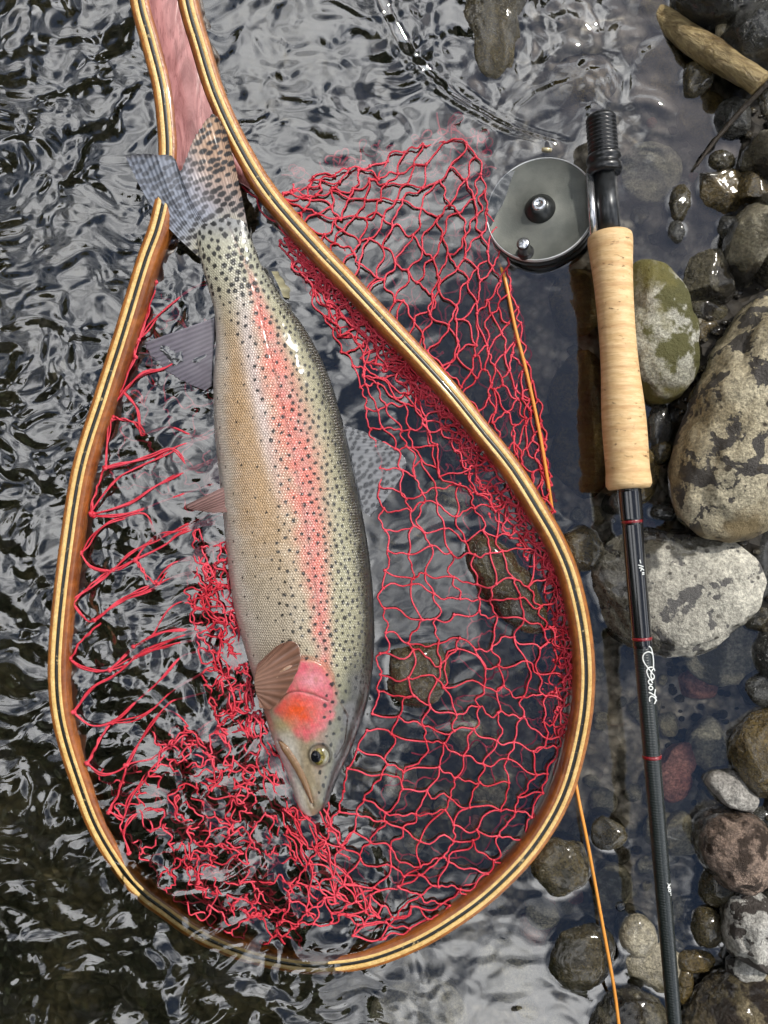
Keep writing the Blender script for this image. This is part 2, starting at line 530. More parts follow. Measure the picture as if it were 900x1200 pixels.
stone('small pale submerged stone to the side of the olive domed stone', 'under', ell(716, 1038, 24, 27, 20, seed=5), -0.001, -0.008, 26)
stone('small triangular submerged stone between the two domed stones', 'under', [(615, 1056), (640, 1055), (655, 1072), (638, 1084), (620, 1078)], -0.010, -0.016, 27)
stone('small angular glistening stone touching the orange line near the hoop', 'wet', [(690, 962), (705, 952), (728, 966), (734, 980), (716, 998), (696, 990)], 0.005, -0.003, 28, facets=7)
stone('long dark olive stone draped by red mesh inside the hoop', 'wet',
      [(543, 632), (556, 618), (580, 630), (606, 660), (628, 696), (640, 730), (628, 745), (604, 736), (578, 712), (556, 676)], 0.011, -0.004, 29, sub=5)
stone('dark square stone in the mesh by the fish head', 'wet',
      [(452, 790), (458, 762), (476, 744), (500, 742), (522, 762), (528, 788), (518, 815), (492, 830), (464, 822)], 0.008, -0.004, 30, sub=5, facets=4)
stone('knobbly wet olive stone at the foot of the cork grip', 'wet', ell(681, 642, 24, 27, 0, seed=2), 0.010, -0.002, 31)
stone('rounded brown stone peeping out beneath the cork grip', 'brown', ell(748, 555, 22, 38, 0, seed=1), 0.010, 0.0, 32)
stone('dark brown stone wedged under the large speckled boulder', 'black', ell(905, 655, 32, 58, 8, seed=3), 0.012, -0.002, 33)
stone('submerged pale brown slab below the broad pale stone', 'under', [(795, 745), (830, 730), (870, 725), (895, 745), (890, 785), (850, 800), (810, 790)], -0.002, -0.010, 34)
stone('dark stone at the water edge below the speckled boulder', 'black', ell(905, 765, 22, 34, 0, seed=12), 0.014, 0.0, 35)
stone('wet pebbly stone beside the patched stone', 'wet', ell(838, 1040, 22, 24, 10, seed=13), 0.012, 0.0, 36, facets=6)
stone('small glistening olive stone below the wet pebbly stone', 'wet', ell(828, 1084, 20, 24, -10, seed=14), 0.010, -0.001, 37)
stone('small brown stone above the cracked rock', 'brown', ell(812, 1124, 26, 14, 0, seed=15), 0.006, -0.002, 38)
stone('small amber brown stone beside the lower rod blank', 'brown', ell(800, 1150, 10, 26, 8, seed=16), 0.006, -0.002, 39)
# upper right
stone('ochre angular block wedged behind the cracked grey rock', 'angular', [(872, 290), (890, 262), (925, 258), (940, 300), (925, 342), (890, 345)], 0.040, 0.008, 61, sub=5, box=0.9, facets=14, fdepth=(0.5, 0.78), lump=0.05)
stone('brown angular stone at the foot of the dark faceted rock', 'angular', [(800, 352), (820, 345), (850, 356), (856, 384), (832, 398), (808, 388)], 0.016, 0.0, 62, box=0.9, facets=14, fdepth=(0.5, 0.78), lump=0.05)
stone('flat olive stone between the two angular grey rocks', 'brown', [(852, 212), (872, 200), (905, 206), (912, 236), (885, 250), (858, 240)], 0.020, 0.004, 63, box=0.9, facets=12, fdepth=(0.5, 0.78), lump=0.05)
stone('angular grey stone with a sharp ridge at the water edge', 'angular',
      [(868, 168), (880, 152), (905, 148), (930, 165), (930, 205), (900, 214), (880, 202), (866, 192)], 0.040, 0.010, 41, sub=5, box=0.9, facets=16, fdepth=(0.48, 0.78), rough=0.05, lump=0.05)
stone('olive brown wet slab with a thin bright water edge', 'brown',
      [(808, 222), (832, 196), (852, 182), (872, 196), (880, 222), (872, 244), (845, 258), (818, 252)], 0.014, 0.0, 42, sub=5, box=0.9, facets=16, fdepth=(0.48, 0.78), rough=0.05, lump=0.05)
stone('large cracked angular grey rock above the oval stone', 'angular',
      [(836, 268), (850, 246), (872, 238), (895, 262), (905, 300), (898, 338), (872, 352), (850, 330), (838, 298)], 0.044, 0.008, 43, sub=5, box=0.9, facets=16, fdepth=(0.48, 0.78), rough=0.05, lump=0.05)
stone('dark brown faceted rock in front of the cracked grey rock', 'angular',
      [(788, 318), (800, 296), (826, 278), (850, 292), (866, 325), (876, 352), (850, 374), (820, 372), (798, 350)], 0.022, 0.002, 44, sub=5, box=0.9, facets=16, fdepth=(0.48, 0.78), rough=0.05, lump=0.05)
stone('small wedge of olive rock on the slab above the cracked rock', 'angular', [(880, 240), (895, 228), (918, 235), (915, 262), (896, 262)], 0.036, 0.01, 45, facets=6)
stone('small dark olive stone between the oval stone and the boulder', 'brown', [(805, 378), (838, 374), (842, 395), (828, 416), (810, 410)], 0.010, -0.001, 46, facets=5)
stone('small glistening wet rock by the white waterline', 'wet', ell(795, 240, 13, 24, 8, seed=21), 0.005, -0.003, 47, facets=5)
stone('glossy black boulder behind the driftwood stick', 'black', ell(888, 58, 50, 42, 20, seed=22), 0.040, 0.004, 48, sub=5)
stone('black boulder at the bank behind the driftwood stick', 'black', ell(850, 5, 62, 34, 10, seed=23), 0.034, 0.004, 49, sub=5)
stone('olive submerged slab beside the driftwood stick', 'brown', [(742, 60), (765, 48), (790, 58), (798, 90), (792, 122), (775, 118), (756, 92)], -0.003, -0.010, 50)
stone('olive submerged stone under the driftwood stick', 'brown', [(800, 118), (822, 108), (848, 120), (850, 150), (828, 172), (808, 160)], -0.002, -0.008, 51)
stone('small faceted wet stone under the driftwood stick', 'wet', [(795, 95), (812, 72), (832, 82), (834, 104), (818, 116), (800, 112)], 0.008, -0.001, 52, facets=6)
stone('small wet stone at the bank under the dark twig', 'black', ell(858, 140, 22, 24, 0, seed=25), 0.012, 0.0, 53, facets=5)
stone('dark olive mound standing in for dark unreflecting water upstream of the reel', 'wet', [(536, -60), (544, 0), (549, 55), (558, 92), (574, 108), (592, 96), (604, 60), (612, 20), (616, -60)], 0.005, -0.006, 54, sub=5)  # added mound in place of a dark water patch that reflects no sky
stone('dark brown submerged slab standing in for the shadow left of the cork grip', 'brown', [(660, 430), (690, 410), (708, 440), (708, 560), (688, 590), (664, 570), (656, 500)], -0.010, -0.018, 55)  # added dark shape for the grip's shadow and reflection in the water
stone('reddish submerged stone beside the rod blank', 'underred', [(778, 890), (790, 872), (806, 868), (806, 905), (794, 935), (780, 938)], -0.006, -0.012, 56)
stone('grey submerged stone by the faceted grey stone', 'under', [(815, 850), (830, 838), (846, 860), (850, 890), (838, 908), (822, 900)], -0.005, -0.012, 57)
stone('tan submerged stone by the pinkish rock', 'underpale', [(782, 960), (800, 950), (812, 965), (810, 998), (785, 998)], -0.004, -0.012, 58)
stone('submerged olive stone inside the hoop above the long dark stone', 'under', ell(528, 585, 34, 22, 20, seed=31), -0.010, -0.018, 59)

stone('lilac grey submerged stone right of the reel seat', 'under', [(728, 190), (752, 170), (785, 178), (796, 210), (778, 240), (742, 236)], -0.007, -0.014, 91)
stone('olive submerged stone upstream of the locking nut', 'brown', [(640, 96), (668, 70), (706, 76), (722, 104), (700, 128), (660, 126)], -0.006, -0.013, 92)
stone('brown submerged stone under the drag side of the reel', 'brown', [(650, 330), (680, 318), (700, 345), (696, 385), (668, 395), (648, 365)], -0.008, -0.014, 93)
stone('pale submerged cobble below the hoop near the dark rounded stone', 'under', [(560, 1110), (592, 1092), (625, 1112), (628, 1150), (596, 1168), (566, 1150)], -0.012, -0.02, 94)
stone('wide flat submerged slab below the bottom of the hoop', 'under', [(440, 1160), (480, 1140), (530, 1150), (548, 1190), (500, 1230), (450, 1220)], -0.016, -0.024, 95)
# low gravel of the submerged bed: a few shared shapes, individually placed
base_meshes = []
for k in range(8):
    v, f, org = stone_verts(ell(450, 600, 20, 15 + k % 3 * 2, 0, jit=0.15, seed=k * 3), 0, 0.007, 0.007, 300 + k, 3, facets=(k % 3) * 3)
    o = mesh_obj('submerged_pebble', v, f, MS[('under', 'underpale', 'under', 'grey', 'under', 'underred', 'brown', 'under')[k]], origin=org)
    base_meshes.append(o.data)
    bpy.data.objects.remove(o)
count = 0
tries = 0
placed = []
while count < 170 and tries < 5000:
    tries += 1
    zone = random.random()
    if zone < 0.62: px, py = random.uniform(600, 840), random.uniform(600, 1215)
    elif zone < 0.8: px, py = random.uniform(640, 850), random.uniform(40, 420)
    else: px, py = random.uniform(440, 660), random.uniform(450, 1215)
    sc = random.choice([0.35, 0.5, 0.6, 0.8, 1.0, 1.3])
    if any((px - a) ** 2 + (py - b) ** 2 < (14 * (sc + c_)) ** 2 for a, b, c_ in placed): continue
    placed.append((px, py, sc))
    z = 0
    for _ in range(3):
        q = P(px, py, z); z = float(bed_z(np.array(q[0]), np.array(q[1])))
    o = bpy.data.objects.new('submerged_pebble', base_meshes[random.randrange(8)])
    col.objects.link(o)
    o.location = (q[0], q[1], z + 0.002)
    o.rotation_euler = (random.uniform(-.3, .3), random.uniform(-.3, .3), random.uniform(0, 6.28))
    o.scale = (sc, sc, sc)
    tag(o, 'small rounded pebble lying on the bed under the shallow water', 'pebble', 'pebbles on the submerged bed')
    count += 1
# bank stones that carry on past the right-hand edge of the picture
for k in range(26):
    px, py = 945 + (k % 2) * 75 + random.uniform(-8, 12), -60 + k * 52
    r = random.uniform(26, 42)
    stone('wet grey bank stone beyond the speckled boulder', ['wet', 'grey', 'black', 'angular'][k % 4], ell(px, py, r, r * random.uniform(0.8, 1.2), 0, seed=k + 60), 0.02 + 0.02 * (k % 2), 0.004, 400 + k, sub=3, group='bank stones beyond the boulder', facets=k % 3 * 3)
# fill between the emergent stones: small stones added dark to give the gaps' black shade
edge = [(905, 120, 26, 30, 'under the upper end of the dark twig'), (770, 500, 16, 30, 'between the cork grip and the large speckled boulder'), (772, 530, 14, 16, 'just above the lower end of the cork grip'),
        (893, 805, 26, 24, 'above the olive brown rounded stone'), (848, 395, 20, 34, 'under the shoulder of the large speckled boulder'), (830, 330, 20, 20, 'under the dark brown faceted rock'),
        (905, 1040, 24, 20, 'between the pale grey stone and the patched stone'), (775, 600, 18, 12, 'above the broad pale stone beside the rod blank'), (890, 1150, 26, 20, 'between the patched stone and the cracked rock'),
        (722, 590, 12, 14, 'beside the rod at the mouth of the cork grip'), (884, 718, 20, 22, 'at the lower right corner of the broad pale stone'), (878, 100, 20, 16, 'against the dry end of the driftwood stick'),
        (832, 1000, 16, 22, 'at the wet foot of the pinkish rock'), (892, 955, 18, 16, 'behind the small faceted grey stone'), (900, 230, 20, 26, 'between the ridged grey stone and the cracked rock'),
        (852, 270, 16, 18, 'at the upper corner of the cracked angular rock'), (838, 345, 14, 14, 'behind the dark brown faceted rock'), (790, 275, 10, 16, 'alone in the water beside the olive slab'),
        (905, 20, 30, 26, 'between the two black boulders'), (800, 395, 12, 18, 'against the right flank of the oval algae stone'), (842, 192, 18, 14, 'at the top of the olive brown slab'), (800, 560, 16, 20, 'in the shade under the large speckled boulder')]
for k, (a, b, c_, d_, where) in enumerate(edge):
    stone('small dark stone added for gap shade ' + where, 'black' if k % 2 else 'wet', ell(a, b, c_, d_, 0, seed=k + 160), 0.006, -0.004, 500 + k, sub=3, group='dark stones added for shade in the bank gaps', facets=k % 2 * 4)

# grit packed between the bank stones
rs_ = np.random.default_rng(77)
gv, gf = ico(2)
GV, GF = [], []
for k in range(900):
    py_ = rs_.uniform(-20, 1215); px_ = rs_.uniform(770, 925)
    z_ = -0.02
    for _ in range(3):
        q_ = P(px_, py_, z_); z_ = float(bed_z(np.array(q_[0]), np.array(q_[1])))
    r_ = rs_.uniform(0.0012, 0.0042)
    nz_ = 1 + 0.35 * pn(gv[:, 0] * 1.4 + k * 7.1, gv[:, 1] * 1.4, gv[:, 2] * 1.4, 8)
    GV.append(q_ + gv * nz_[:, None] * r_ * np.array([1, rs_.uniform(0.6, 1), 0.7]) + np.array([0, 0, r_ * 0.4])); GF.append(gf + k * len(gv))
tag(mesh_obj('bank_gravel', np.vstack(GV), np.vstack(GF), MS['cracked']), 'fine dark grit packed between the bank stones', kind='stuff')

# height lookup of stones and bed
_o, vs, fs = 0, [], []
for v, f in zip(stone_tris_v, stone_tris_f):
    vs.append(v); fs.append(f + _o); _o += len(v)
sv_all, sf_all = np.vstack(vs), np.vstack(fs)
bvh = BVHTree.FromPolygons(sv_all.tolist(), sf_all.tolist())
def stone_top(x, y):
    h = bvh.ray_cast(Vector((x, y, 0.3)), Vector((0, 0, -1)))
    return h[0].z if h[0] is not None else -1.0

# ------------------------------------------------------------------ water
wx, wy = axis(-0.295, 0.30, 0.0014, 60), axis(-0.385, 0.385, 0.0014, 60)
X, Y = np.meshgrid(wx, wy, indexing='ij')
px, py = X / S + 450, 600 - Y / S
def fish_near(px, py):
    return np.exp(-(((px - 340 - (py - 600) * 0.12) / 150) ** 2 + ((py - 620) / 330) ** 2))
amp = 0.07 + 0.80 * sig((300 - px) / 45) * (0.60 + 0.40 * sig((880 - py) / 60))
amp = np.maximum(amp, 0.60 * sig((175 - py) / 28) * sig((770 - px) / 30))
amp = np.maximum(amp, 0.30 * sig((330 - py) / 40) * sig((640 - px) / 40))
amp = np.maximum(amp, 0.55 * sig((430 - px) / 40) * sig((py - 900) / 40))
amp = np.maximum(amp, 0.16 * sig((560 - px) / 50))
amp = amp * (0.7 + 0.9 * np.clip(0.5 + fbm(px / 170, py / 170, 0.3, 77, 2), 0, 1))
# flow runs roughly down the left side; ripples stretched across it and bent by a slow warp
wxp = px + 40 * pn(px / 130, py / 130, 0, 21) + 14 * pn(px / 45, py / 45, 0, 22)
wyp = py + 40 * pn(px / 130, py / 130, 5, 23) + 14 * pn(px / 45, py / 45, 5, 24)
big = pn(wxp / 62, wyp / 48, 1.1, 31)
mid = pn(wxp / 30 + 0.5 * big, wyp / 20, 2.2, 32)
mid2 = 0.35 - np.abs(pn(wxp / 26, wyp / 22, 3.3, 33))
fin = pn((wxp + 8 * mid) / 12, (wyp + 8 * mid2) / 8.5, 4.4, 34)
hw = amp * (0.0040 * big + 0.0023 * mid + 0.0016 * mid2 + 0.00058 * fin)
hw += 0.00010 * pn(px / 26, py / 26, 0, 41) * sig((px - 380) / 60)
# a standing ridge curving down from the top towards the reel
rx_ = np.interp(py, [-100, 0, 60, 110, 150, 165], [405, 440, 470, 520, 590, 640])
hw += 0.0022 * np.exp(-((px - rx_) / 9) ** 2) * sig((172 - py) / 6) * sig((py + 60) / 30)
hw -= 0.0016 * np.exp(-((px - rx_ - 18) / 10) ** 2) * sig((168 - py) / 8)
hw *= sig((2.5 - np.hypot(X, Y)) * 4)
# water climbs a little against the stones (meniscus)
gx, gy = np.arange(-0.295, 0.30, 0.0028), np.arange(-0.385, 0.385, 0.0028)
topz = np.array([[stone_top(a, b) for b in gy] for a in gx])
mask = (topz > 0.0005).astype(float)
bl = mask.copy()
for _ in range(2):
    p_ = np.pad(bl, 1, mode='edge')
    bl = (p_[:-2, 1:-1] + p_[2:, 1:-1] + p_[1:-1, :-2] + p_[1:-1, 2:] + 2 * p_[1:-1, 1:-1]) / 6
fx = np.clip((X - gx[0]) / 0.0028, 0, len(gx) - 1.001); fy = np.clip((Y - gy[0]) / 0.0028, 0, len(gy) - 1.001)
i0, j0 = fx.astype(int), fy.astype(int); u, v = fx - i0, fy - j0
men = bl[i0, j0] * (1 - u) * (1 - v) + bl[i0 + 1, j0] * u * (1 - v) + bl[i0, j0 + 1] * (1 - u) * v + bl[i0 + 1, j0 + 1] * u * v
hw += 0.0006 * men
wm = M('river_water')
wm.t.nodes.remove(wm.b)
c = wm.coord('Object')
fr = wm.n('Fresnel'); fr.inputs['IOR'].default_value = 1.333
fac = wm.math('MULTIPLY', fr.outputs[0], 8.5, clamp=True)
rf = wm.n('BsdfRefraction'); rf.inputs['IOR'].default_value = 1.333; rf.inputs['Roughness'].default_value = 0.0
rf.inputs['Color'].default_value = (0.95, 0.96, 0.94, 1)
gl = wm.n('BsdfGlossy'); gl.inputs['Roughness'].default_value = 0.02
mx = wm.n('MixShader')
wm.l(fac, mx.inputs[0]); wm.l(rf.outputs[0], mx.inputs[1]); wm.l(gl.outputs[0], mx.inputs[2])
wm.l(mx.outputs[0], wm.out.inputs['Surface'])
water = tag(mesh_obj('river_water', np.stack([X, Y, hw], -1), grid_faces(len(wx), len(wy)), wm.m), kind='structure')

# ------------------------------------------------------------------ wood on the banks (seen only as reflections)
def leaf_mass(n, az_a, az_b, seed, d0=7, d1=13, hmax=8.5):
    rs = np.random.default_rng(seed)
    az = np.radians(rs.uniform(az_a, az_b, n)); d = rs.uniform(d0, d1, n)
    crown = 0.72 + 0.28 * np.sin(az * 9 + 1) + 0.2 * np.sin(az * 23)
    h = rs.uniform(0, 1, n) ** 0.8 * hmax * np.clip(crown, 0.3, 1.1)
    c_ = np.stack([d * np.cos(az), d * np.sin(az), h + 0.2], -1)
    a = rs.normal(size=(n, 3)); a /= np.linalg.norm(a, axis=1, keepdims=True)
    b = np.cross(a, rs.normal(size=(n, 3))); b /= np.linalg.norm(b, axis=1, keepdims=True)
    s = rs.uniform(0.25, 0.6, (n, 1))
    v = np.stack([c_ - a * s, c_ - b * s * 0.6, c_ + a * s, c_ + b * s * 0.6], 1).reshape(-1, 3)
    return v, np.arange(4 * n).reshape(-1, 4)
lm = M('foliage'); lm.set(Roughness=0.6)
lm.base(lm.mix(lm.rng(lm.noise(lm.coord('Object'), 3, 4), 0.35, 0.65), (0.028, 0.045, 0.014), (0.07, 0.10, 0.03)))
lv = merge([leaf_mass(7000, 120, 290, 1), leaf_mass(3500, 60, 120, 2), leaf_mass(5000, 195, 262, 3, 3.6, 7.5, 10.5)])
tag(mesh_obj('riverside_wood', lv[0], lv[1], lm.m, smooth=False), 'dark green trees along the far river banks', kind='stuff')

# ------------------------------------------------------------------ landing net: hoop and handle
loop = [(140, -190), (150, -90), (163, 0), (175, 45), (189, 100), (195, 150), (196, 185), (193, 225), (184, 266), (169, 308), (144, 390), (120, 465), (94, 550), (78, 650), (68, 740), (66, 800), (72, 850), (89, 908), (115, 975), (155, 1035), (196, 1068), (240, 1098), (300, 1121), (365, 1132), (425, 1127), (480, 1108), (528, 1081), (577, 1044), (625, 993), (660, 933), (680, 862), (687, 800), (683, 740), (670, 680), (653, 637), (631, 598), (600, 549), (564, 504), (531, 463), (496, 424), (451, 376), (407, 329), (366, 286), (316, 228), (282, 174), (252, 110), (233, 50), (219, 0), (204, -90), (194, -190)]
NF = 700
lp = spline(loop, NF)
def hoop_top(px, py):
    """height of the hoop's upper edge: high at handle and right, just under water at the lower left"""
    t = np.interp(py, [-200, 0, 250, 600, 800, 950, 1130], [0.020, 0.018, 0.015, 0.012, 0.009, 0.003, -0.001])
    r = np.interp(px, [60, 200, 380, 520, 690], [0.001, -0.0025, -0.0005, 0.005, 0.006])
    low = sig((py - 820) / 60)
    return t + r * (0.3 + 0.7 * low) + 0.004 * sig((px - 450) / 60)
zt = hoop_top(lp[:, 0], lp[:, 1])
dxy = np.gradient(lp, axis=0); dxy /= np.linalg.norm(dxy, axis=1, keepdims=True)
nrm = np.stack([-dxy[:, 1], dxy[:, 0]], -1)       # photo-pixel normal; sign checked against the loop centre
inside = np.array([380.0, 700.0])
if np.sum((inside - lp[300]) * nrm[300]) < 0: nrm = -nrm   # nrm points inwards
def strip(a, b, dz_a, dz_b, height, bevel=(0, 0), nmat=None, name='strip', parent=None):
    """a..b = inward offset range in photo pixels; rectangular lamination with bevels"""
    prof = [(a, -height), (a, -bevel[0] + dz_a), (a + min(abs(b - a) * 0.35, bevel[0] / S), dz_a), (b - min(abs(b - a) * 0.35, bevel[1] / S), dz_b), (b, -bevel[1] + dz_b), (b, -height)]
    base = P(lp[:, 0], lp[:, 1], zt)
    nw = np.stack([nrm[:, 0], -nrm[:, 1], np.zeros(NF)], -1)
    v = np.stack([base + nw * (o * S) + np.array([0, 0, h]) for o, h in prof], 1)
    return mesh_obj(name, v, grid_faces(NF, len(prof), True), nmat, parent, origin=(0, 0, 0), smooth=False)

def wood_mat(name, ca, cb, scale, coat=0.5, rough=0.35):
    m = M(name)
    c = m.coord('Object')
    n = m.noise(c, scale, 5, 0.6, 1.5)
    f = m.noise(c, scale * 7, 3, 0.6)
    cc = m.mix(m.rng(n, 0.3, 0.7), ca, cb)
    cc = m.mix(1.0, cc, m.rng(f, 0.3, 0.7, 0.8, 1.15, False), 'MULTIPLY')
    m.base(cc).set(Roughness=rough, Coat_Weight=coat, Coat_Roughness=0.08)
    m.nrm(m.bump(f, 0.0004))
    return m.m
net = empty('landing_net', (0, 0, 0), 'laminated wood landing net with red mesh bag holding the trout', 'landing net')
m_brown = wood_mat('varnished_brown_wood', srgb(140, 84, 36), srgb(176, 112, 52), 60)
m_inner = wood_mat('varnished_red_brown_wood', srgb(116, 62, 26), srgb(158, 94, 42), 40)
m_cream = wood_mat('cream_ash_wood', srgb(232, 198, 132), srgb(214, 174, 104), 90, 0.3)
mb = M('black_lamination')
nb = mb.noise(mb.coord('Object'), 260, 3, 0.7)
mb.base(mb.mix(mb.rng(nb, 0.62, 0.66), srgb(26, 26, 24), srgb(150, 134, 96))).set(Roughness=0.35, Coat_Weight=0.4)
HB = 0.026
strip(-11.5, -6.6, -0.0006, 0, HB, (0.0016, 0.0), m_brown, 'outer_lamination', net)
strip(-6.5, -2.1, 0.0002, 0.0002, HB - 0.001, (0.0002, 0.0002), m_cream, 'cream_lamination', net)
strip(-2.0, 2.0, -0.0003, -0.0003, HB - 0.002, (0.0002, 0.0002), mb.m, 'black_lamination', net)
strip(2.1, 5.6, 0.0002, 0.0002, HB - 0.001, (0.0002, 0.0002), m_cream, 'cream_lamination', net)
strip(5.7, 11.5, 0, -0.0012, HB + 0.002, (0.0, 0.002), m_inner, 'inner_lamination', net)

# handle panel between the arms
il = lp + nrm * 11.0
iL = il[:NF // 2]; iR = il[NF // 2:][::-1]
rows, colsn = 90, 26
pv = np.zeros((rows, colsn, 3))
for i in range(rows):
    y = -185 + (415 * i / (rows - 1))
    xa = np.interp(y, iL[:, 1][:260], iL[:, 0][:260]); 
    ys = iR[:, 1][:260]; xb = np.interp(y, ys, iR[:, 0][:260])
    for j in range(colsn):
        w = j / (colsn - 1)
        yy = y - 26 * max(0, (y - 60) / 175) ** 2 * (4 * w * (1 - w)) * 0.9
        x = xa + (xb - xa) * w
        z = float(hoop_top(x, yy)) - 0.0016 + 0.0010 * (4 * w * (1 - w)) - 0.008 * max(0, (y - 190) / 40) ** 2
        pv[i, j] = P(x, yy, z)
bot = pv.copy(); bot[..., 2] -= 0.014
pf = grid_faces(rows, colsn)
n0 = rows * colsn
allv = np.vstack([pv.reshape(-1, 3), bot.reshape(-1, 3)])
rim = [j for j in range(colsn)]
e = (rows - 1) * colsn
side = np.array([[e + j, e + j + 1, n0 + e + j + 1, n0 + e + j] for j in range(colsn - 1)])
mp = M('pink_heartwood')
c = mp.coord('Object', scale=(3.5, 0.8, 1))
n1 = mp.noise(c, 26, 6, 0.6, 2.2)
cc = mp.mix(mp.rng(n1, 0.3, 0.7), srgb(132, 78, 74), srgb(190, 130, 126))
cc = mp.mix(mp.rng(mp.noise(c, 160, 3, 0.6, 0.5), 0.5, 0.75), cc, srgb(128, 70, 66))
mp.base(cc).set(Roughness=0.3, Coat_Weight=0.7, Coat_Roughness=0.08)
mp.nrm(mp.bump(n1, 0.0006))
mesh_obj('handle_panel', allv, np.vstack([pf, side]), mp.m, net)

# ------------------------------------------------------------------ landing net: red mesh bag
cord = M('red_cord')
c = cord.coord('Object')
cc = cord.mix(cord.rng(cord.noise(c, 40, 3), 0.3, 0.7), srgb(188, 32, 50), srgb(222, 72, 90))
cord.base(cc).set(Roughness=0.45)
cord.nrm(cord.bump(cord.noise(c, 1400, 2), 0.0004))
CR = 0.00064
def drape(p, lift=0.0012):
    q = p.reshape(-1, 3)
    for k in range(len(q)):
        t = stone_top(q[k, 0], q[k, 1])
        if t > -0.02 and q[k, 2] < t + lift and t < 0.02:
            q[k, 2] = t + lift
    return q.reshape(p.shape)
def edge_paths(A, B, slack, zs, rs, Mn=8):
    A, B = np.asarray(A), np.asarray(B)
    n = len(A)
    t = np.linspace(0, 1, Mn)[None, :, None]
    d = B - A
    ln = np.linalg.norm(d, axis=1, keepdims=True) + 1e-9
    perp = np.stack([-d[:, 1], d[:, 0], 0 * d[:, 0]], -1) / ln
    a1 = rs.normal(size=(n, 1)) * slack * ln
    a2 = rs.normal(size=(n, 1)) * slack * 0.6 * ln
    a3 = rs.normal(size=(n, 1)) * slack * 0.25 * ln
    pz = rs.normal(size=(n, 1)) * zs
    path = A[:, None] + d[:, None] * t
    path = path + perp[:, None] * (a1[:, None] * np.sin(math.pi * t) + a2[:, None] * np.sin(2 * math.pi * t) + a3[:, None] * np.sin(4 * math.pi * t))
    path[..., 2] += (pz * np.sin(math.pi * t[0, :, 0])[None])
    return path
def knots(pts, r=0.00135):
    v, f = ico(1)
    pts = np.asarray(pts)
    V = pts[:, None] + v[None] * r * np.array([1, 1, 0.8])
    F = (f[None] + (np.arange(len(pts)) * len(v))[:, None, None]).reshape(-1, 3)
    return V.reshape(-1, 3), F
def tri(f):
    return np.vstack([f[:, [0, 1, 2]], f[:, [0, 2, 3]]]) if f.shape[1] == 4 else f
def net_sheet(name, nodes, slack, zs, seed, drop=0.0, rad=CR, double=0.0, dr=False, knot=True):
    """nodes (I,J,3): knots of the netting; cords run to the next knot in both directions"""
    rs = np.random.default_rng(seed)
    I, J = nodes.shape[:2]
    if dr: nodes = drape(nodes)
    A, B = [], []
    for i in range(I):
        for j in range(J):
            for (a, b) in ((i + 1, j), (i, j + 1)):
                if a < I and b < J and rs.random() > drop:
                    A.append(nodes[i, j]); B.append(nodes[a, b])
                    if rs.random() < double:
                        A.append(nodes[i, j] + rs.normal(size=3) * 0.0012); B.append(nodes[a, b] + rs.normal(size=3) * 0.0012)
    path = edge_paths(A, B, slack, zs, rs)
    if dr: path = drape(path)
    v, f = tubes(path, rad)
    parts = [(v, tri(f))]
    if knot: parts.append(knots(nodes.reshape(-1, 3)))
    v, f = merge(parts)
    o = mesh_obj(name, v, f, cord.m, net)
    return tag(o, kind='stuff')

def between(lcurve, rcurve, I, J, zfun, jit, seed, bias=1.0):
    rs = np.random.default_rng(seed)
    a, b = spline(lcurve, I), spline(rcurve, I)
    out = np.zeros((I, J, 3))
    for j in range(J):
        w = (j / (J - 1)) ** bias
        wob = 0.5 * jit * np.sin(np.arange(I) * 0.9 + j * 1.7)
        pxy = a + (b - a) * w + rs.normal(size=(I, 2)) * jit * (0.35 if j in (0, J - 1) else 1) + wob[:, None] * 0.5
        for i in range(I):
            # skewed rows give diamonds instead of a straight grid
            z = zfun(pxy[i, 0], pxy[i, 1], w) + rs.normal() * 0.0006
            out[i, j] = P(pxy[i, 0], pxy[i, 1], z)
    return out

# open meshes to the right of the fish
zr = lambda x, y, w: 0.0020 + 0.001 * w ** 3 + 0.0006 * math.sin(x * 0.03 + y * 0.021)
nA = between([(330, 285), (372, 355), (412, 430), (440, 520), (452, 600), (452, 690), (448, 780), (432, 850), (404, 915), (384, 965), (352, 1030), (330, 1080)],
             [(352, 292), (420, 368), (500, 458), (560, 524), (606, 590), (640, 655), (656, 730), (662, 800), (654, 880), (622, 965), (560, 1045), (450, 1098)], 36, 9, zr, 6.0, 5, 0.9)
net_sheet('open_mesh', nA, 0.11, 0.0007, 51, 0.03, dr=True)
# second, slacker layer that doubles the mesh near the hoop
zr2 = lambda x, y, w: -0.009 + 0.007 * w ** 2
nB = between([(345, 300), (395, 360), (455, 440), (510, 520), (545, 600), (520, 720), (500, 800), (480, 880), (440, 960), (420, 1020), (400, 1070)],
             [(350, 290), (421, 366), (502, 456), (562, 522), (610, 590), (643, 655), (657, 730), (662, 800), (640, 920), (585, 1020), (520, 1070)], 34, 6, zr2, 9.0, 6, 1.1)
net_sheet('slack_mesh', nB, 0.16, 0.002, 52, 0.45, knot=False)
